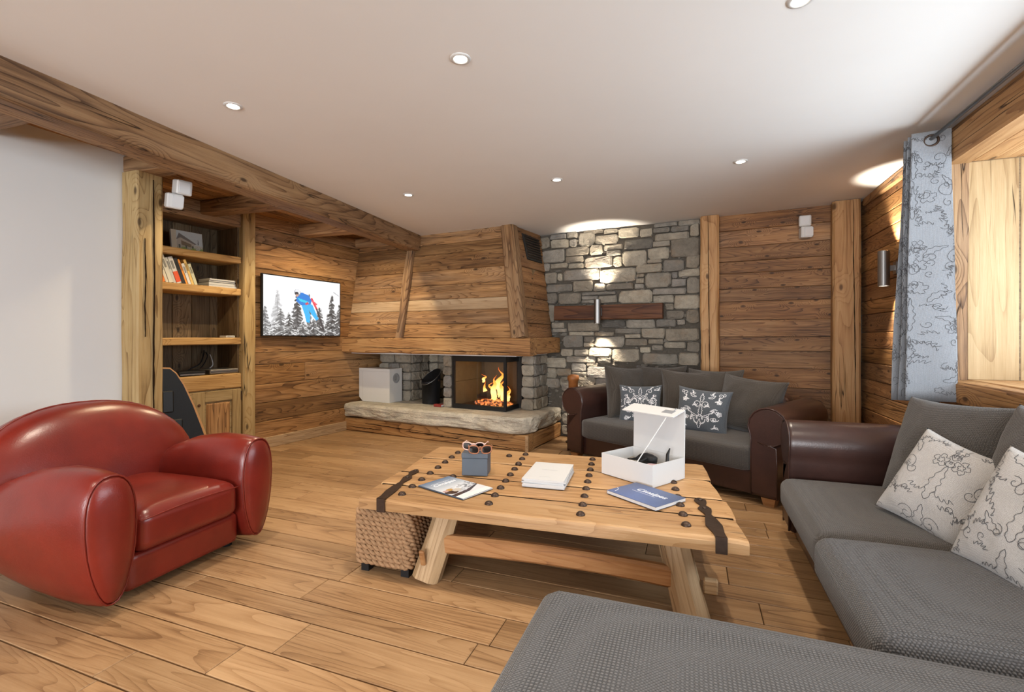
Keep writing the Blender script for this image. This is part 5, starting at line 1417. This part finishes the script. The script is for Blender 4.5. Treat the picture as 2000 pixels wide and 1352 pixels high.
# ================================================================== THINGS ON THE TABLE
TZ = TT + .0045
gb = thing('gift_box', (-1.16, 2.475, TZ), math.radians(15), 'slate grey cube box under the two sunglasses', 'box')
MB().box(-.074, .074, 0, .13, 0, .098, c=.0015).out('box_body', M['greybox'], gb); MB().box(-.076, .076, -.002, .132, .1, .128, c=.0015).box(-.07, .07, .004, .126, .096, .102).out('lid', M['greybox'], gb)
def sunglasses(loc, rz, m, lab, tilt):
    t = thing('sunglasses', loc, rz, lab, 'sunglasses', 'sunglasses on the grey box')
    A = RX(tilt)
    def rim(s): return [A @ Vector((s * .036 + .028 * math.copysign(abs(math.cos(a)) ** .75, math.cos(a)), 0, .024 + .022 * math.copysign(abs(math.sin(a)) ** .75, math.sin(a)) + .003 * s * math.cos(a))) for a in [2 * PI * k / 28 for k in range(28)]]
    mb = MB()
    for s in (-1, 1): mb.tube(rim(s), .0036, 6, closed=True)
    mb.tube([A @ Vector(p) for p in ((-.012, 0, .036), (0, -.001, .039), (.012, 0, .036))], .004, 6).tube([A @ Vector(p) for p in ((-.012, 0, .03), (0, -.001, .032), (.012, 0, .03))], .003, 6)
    mb.out('frame', m, t, smooth=True)
    for s in (-1, 1):
        P = rim(s); c = sum(P, Vector()) / len(P) - A.to_3x3() @ Vector((0, .002, 0))
        MB().add(P + [c], [(i, (i + 1) % len(P), len(P)) for i in range(len(P))]).out('lens', M['lens'], t, smooth=True, fix=False)
        MB().tube([A @ Vector(p) for p in ((s * .064, .001, .038), (s * .068, .03, .037), (s * .066, .10, .034), (s * .064, .13, .018))], .0032, 6, rr=[.004, .003, .003, .0038]).out('temple', m, t, smooth=True)
sunglasses((-1.195, 2.535, TZ + .129), math.radians(12), plain('pale_pink_plastic', (.72, .47, .40), .35), 'pale pink sunglasses lying behind on the grey box', 0.)
sunglasses((-1.125, 2.475, TZ + .1285), math.radians(24), plain('tortoise_plastic', (.30, .11, .05), .3), 'brown sunglasses in front on the grey box', -.05)

def wedge_mag(name, loc, rz, w, h, t, lab, cat, cover, img=None, bend=0.):
    o = thing(name, loc, rz, lab, cat)
    MB().box(-w/2 + .001, w/2 - .001, -h/2 + .001, h/2 - .001, .0008, t - .0008).out('pages', M['paper'], o)
    MB().box(-w/2, w/2, -h/2, h/2, 0, .0008).box(-w/2, w/2, -h/2, h/2, t - .0008, t).box(-w/2 - .0006, -w/2 + .0004, -h/2, h/2, 0, t).out('cover', cover, o)
    return o
def text(body, size, m, parent, Mx, shear=.25, name='lettering', ext=.0002):
    c = bpy.data.curves.new(name, 'FONT'); c.body = body; c.size = size; c.shear = shear; c.extrude = ext; c.align_x = 'CENTER'; c.align_y = 'CENTER'; c.offset = size * .003
    o = bpy.data.objects.new(name + '_curve', c); COL.objects.link(o)
    dg = bpy.context.evaluated_depsgraph_get(); me = bpy.data.meshes.new_from_object(o.evaluated_get(dg))
    bpy.data.objects.remove(o); bpy.data.curves.remove(c)
    me.materials.clear(); me.materials.append(m); me.name = name
    q = bpy.data.objects.new(name, me); q.matrix_basis = Mx; return link(q, parent)
ink_w = plain('white_ink', (.85, .86, .88), .5); ink_g = plain('grey_ink', (.32, .33, .35), .6)
# magazine with a mountain cover
rs = np.random.RandomState(8)
im = canvas(66, 100, (.7, .74, .78)); X, Y = grid(im)
t_ = np.clip((Y - .45) / .55, 0, 1)[..., None]
im = (1 - t_) * np.array((.72, .76, .80)) + t_ * np.array((.08, .16, .28))
poly(im, [(0, .28), (0, .38), (.22, .50), (.36, .47), (.50, .36), (.72, .50), (1, .58), (1, .18), (0, .18)], (.60, .62, .66))
for k in range(90):
    x_, y_ = rs.uniform(.35, 1), rs.uniform(.28, .55); g = rs.choice([.12, .25, .5, .75]); ell(im, x_, y_ * .9 + .08 * x_, rs.uniform(.02, .06), rs.uniform(.008, .02), (g, g * 1.04, g * 1.12), .75)
ell(im, .17, .36, .17, .10, (.05, .03, .028)); ell(im, .24, .45, .10, .05, (.50, .30, .10)); ell(im, .36, .37, .12, .065, (.55, .50, .44))
ell(im, .10, .44, .08, .04, (.52, .36, .34))
poly(im, [(0, .24), (.5, .26), (1, .36), (1, .33), (.5, .18), (0, .15)], (.06, .04, .04))
poly(im, [(0, 0), (1, 0), (1, .13), (0, .15)], (.80, .80, .80)); poly(im, [(.5, .18), (1, .33), (1, .13), (.4, .13)], (.72, .72, .74))
a1 = math.atan2(.949, .316)
mg = wedge_mag('magazine', (-1.163, 2.243, TZ), a1, .22, .333, .006, 'magazine with a snowy mountain cover near the left strap', 'magazine', plain('dark_blue_cover', (.05, .08, .12), .3))
colour_grid('cover_print', np.clip(im, 0, 1), .219, .332, vcol('mountain_print', .25), mg, T(0, 0, .0063))
text('Cimalpes', .042, ink_w, mg, T(.0, .085, .0066)); text('A L P I N E', .012, ink_w, mg, T(-.02, .112, .0066), 0) if False else None
MB().box(-.07, .06, .112, .1135, .0064, .0067).out('print_line', ink_w, mg)
# blue brochure
im = canvas(96, 70, (.06, .10, .24)); X, Y = grid(im)
im *= (1.35 - .75 * np.abs(X - .45) - .45 * Y)[..., None]; im += (rs.uniform(-.006, .012, X.shape))[..., None]
br = wedge_mag('brochure', (-.213, 2.443, TZ), math.atan2(-.17, .25), .302, .225, .016, 'blue brochure with white lettering in front of the white box', 'brochure', plain('blue_cover', (.05, .07, .16), .3))
colour_grid('cover_print', np.clip(im, 0, 1), .301, .224, vcol('blue_print', .28), br, T(0, 0, .0163))
text('Cimalpes', .048, ink_w, br, T(.015, .028, .0166))
MB().box(-.08, .06, -.004, -.0028, .0164, .0168).out('print_line', ink_w, br)
MB().tube([(-.148 + .03 * math.sin(a), -.095 + .055 * math.cos(a), .0166) for a in [k * .16 for k in range(10)]], .0012, 4).out('print_arc', ink_w, br)
# pile of white booklets
for k in range(6):
    z = TZ + k * .0075; j = random.Random(k + 40)
    lb = ('bottom', 'second', 'third', 'fourth', 'fifth', 'top')[k]
    o = wedge_mag('booklet', (-.742 + j.uniform(-.005, .005), 2.565 + j.uniform(-.006, .006), z), math.radians(6.5 + j.uniform(-2, 2)), .225, .345, .0072, lb + ' booklet of the white pile in the middle of the table', 'booklet', M['card'] if k in (1, 5, 3) else plain('grey_cover', (.45, .47, .50), .4))
    o['group'] = 'pile of white booklets'
    if k == 5:
        MB().box(-.045, .045, .02, .0225, .0073, .0076).out('print_line', ink_g, o); MB().box(-.03, .03, -.115, -.1135, .0073, .0076).out('print_line', ink_g, o)
# white presentation box, lid open
wb = thing('presentation_box', (-.49, 2.79, TZ), math.atan2(-.19, .30), 'white box with open magnetic lid on the coffee table', 'box')
bw, bd_, bh, q = .355, .285, .118, .004
MB().box(0, bw, 0, q, 0, bh).box(0, bw, bd_ - q, bd_, 0, bh).box(0, q, q, bd_ - q, 0, bh).box(bw - q, bw, q, bd_ - q, 0, bh).box(q, bw - q, q, bd_ - q, 0, q).out('tray', M['card'], wb)
ld = MB(); lh = .262; A = T(0, bd_ + .004, 0) @ RX(math.radians(-1))
ld.box(0, bw, -.002, .003, .0, bh + lh, A)
ld.out('lid_panel', M['card'], wb)
A2 = A @ T(0, -.002, bh + lh) @ RX(math.radians(15))
MB().box(0, bw, -.115, 0.003, -.003, .003, A2).out('lid_flap', M['card'], wb)
MB().box(bw - .105, bw - .035, -.075, -.03, .003, .0036, A2).out('grey_label', plain('label_grey', (.22, .23, .25), .5), wb)
MB().tube([A2 @ Vector((bw - .05, -.03, .004)), A2 @ Vector((bw - .045, -.012, .01)), A2 @ Vector((bw - .055, .002, .006))], .002, 5).out('label_cord', plain('cord_grey', (.25, .26, .28), .6), wb)
r0 = A2 @ Vector((bw - .045, -.112, -.004)); r1 = Vector((bw - .105, .006, bh - .004))
MB().tube([r0, (r0 + r1) / 2, r1], .0028, 5).out('ribbon', M['card'], wb)
rs2 = random.Random(6); mb = MB()
Wb = wb.matrix_basis.copy(); Wb = Matrix.Translation((-.49, 2.79, TZ)) @ RZ(math.atan2(-.19, .30))
for k in range(150):
    c = Vector((rs2.uniform(.03, bw - .03), rs2.uniform(.03, bd_ - .03), rs2.uniform(.012, .062))); a = rs2.uniform(0, PI); L = rs2.uniform(.015, .03)
    d = Vector((math.cos(a) * L, math.sin(a) * L, rs2.uniform(-.006, .006)))
    mb.tube([Wb @ (c - d), Wb @ (c + Vector((0, 0, .006))), Wb @ (c + d)], .0022, 3)
tag(mb.out('packing_shreds', plain('straw_paper', (.50, .38, .24), .8, nscale=30, nvar=.4)), 'pale shredded packing paper in the white box', 'packing', kind='stuff')
def inbox(name, lab, cat, x, y, z, rz=0):
    p = Wb @ Vector((x, y, z)); return thing(name, p, math.atan2(-.19, .30) + rz, lab, cat)
pc = inbox('black_pouch', 'rolled black pouch lying in the white box', 'pouch', .17, .19, .085, .1)
MB().tube([(-.085, -.01, -.012), (-.06, -.01, -.006), (-.035, 0, 0), (0, 0, .004), (.035, .0, .002), (.06, .004, -.002)], .02, 12, rr=[.006, .009, .026, .034, .032, .026]).out('pouch_body', M['black'], pc, smooth=True)
MB().tube([(-.085, -.01, -.012), (-.10, -.014, -.014), (-.115, -.012, -.016)], .005, 6).out('drawstring', M['black'], pc)
gs = inbox('ski_goggles', 'dark goggles with pink lens at the right of the box', 'goggles', .27, .12, .075, .3)
MB().tube([(.05 * math.cos(a), .035 * math.sin(a), .004 * math.cos(2 * a)) for a in [2 * PI * k / 24 for k in range(24)]], .009, 8, closed=True).out('goggle_frame', M['black'], gs, smooth=True)
vs, fs = rbox(.085, .055, .012, .006, 3, .008)
MB().add(vs, fs).out('goggle_lens', plain('pink_lens', (.55, .38, .40), .15), gs, smooth=True)
MB().tube([(.05, .01, 0), (.062, .05, .02), (.056, .075, .06), (.066, .085, .095)], .008, 6, rr=[.008, .01, .009, .003]).out('strap', M['black'], gs, smooth=True)
MB().tube([(-.05, -.01, 0), (-.075, .0, .015), (-.05, .04, .03)], .006, 6).out('strap', M['black'], gs, smooth=True)
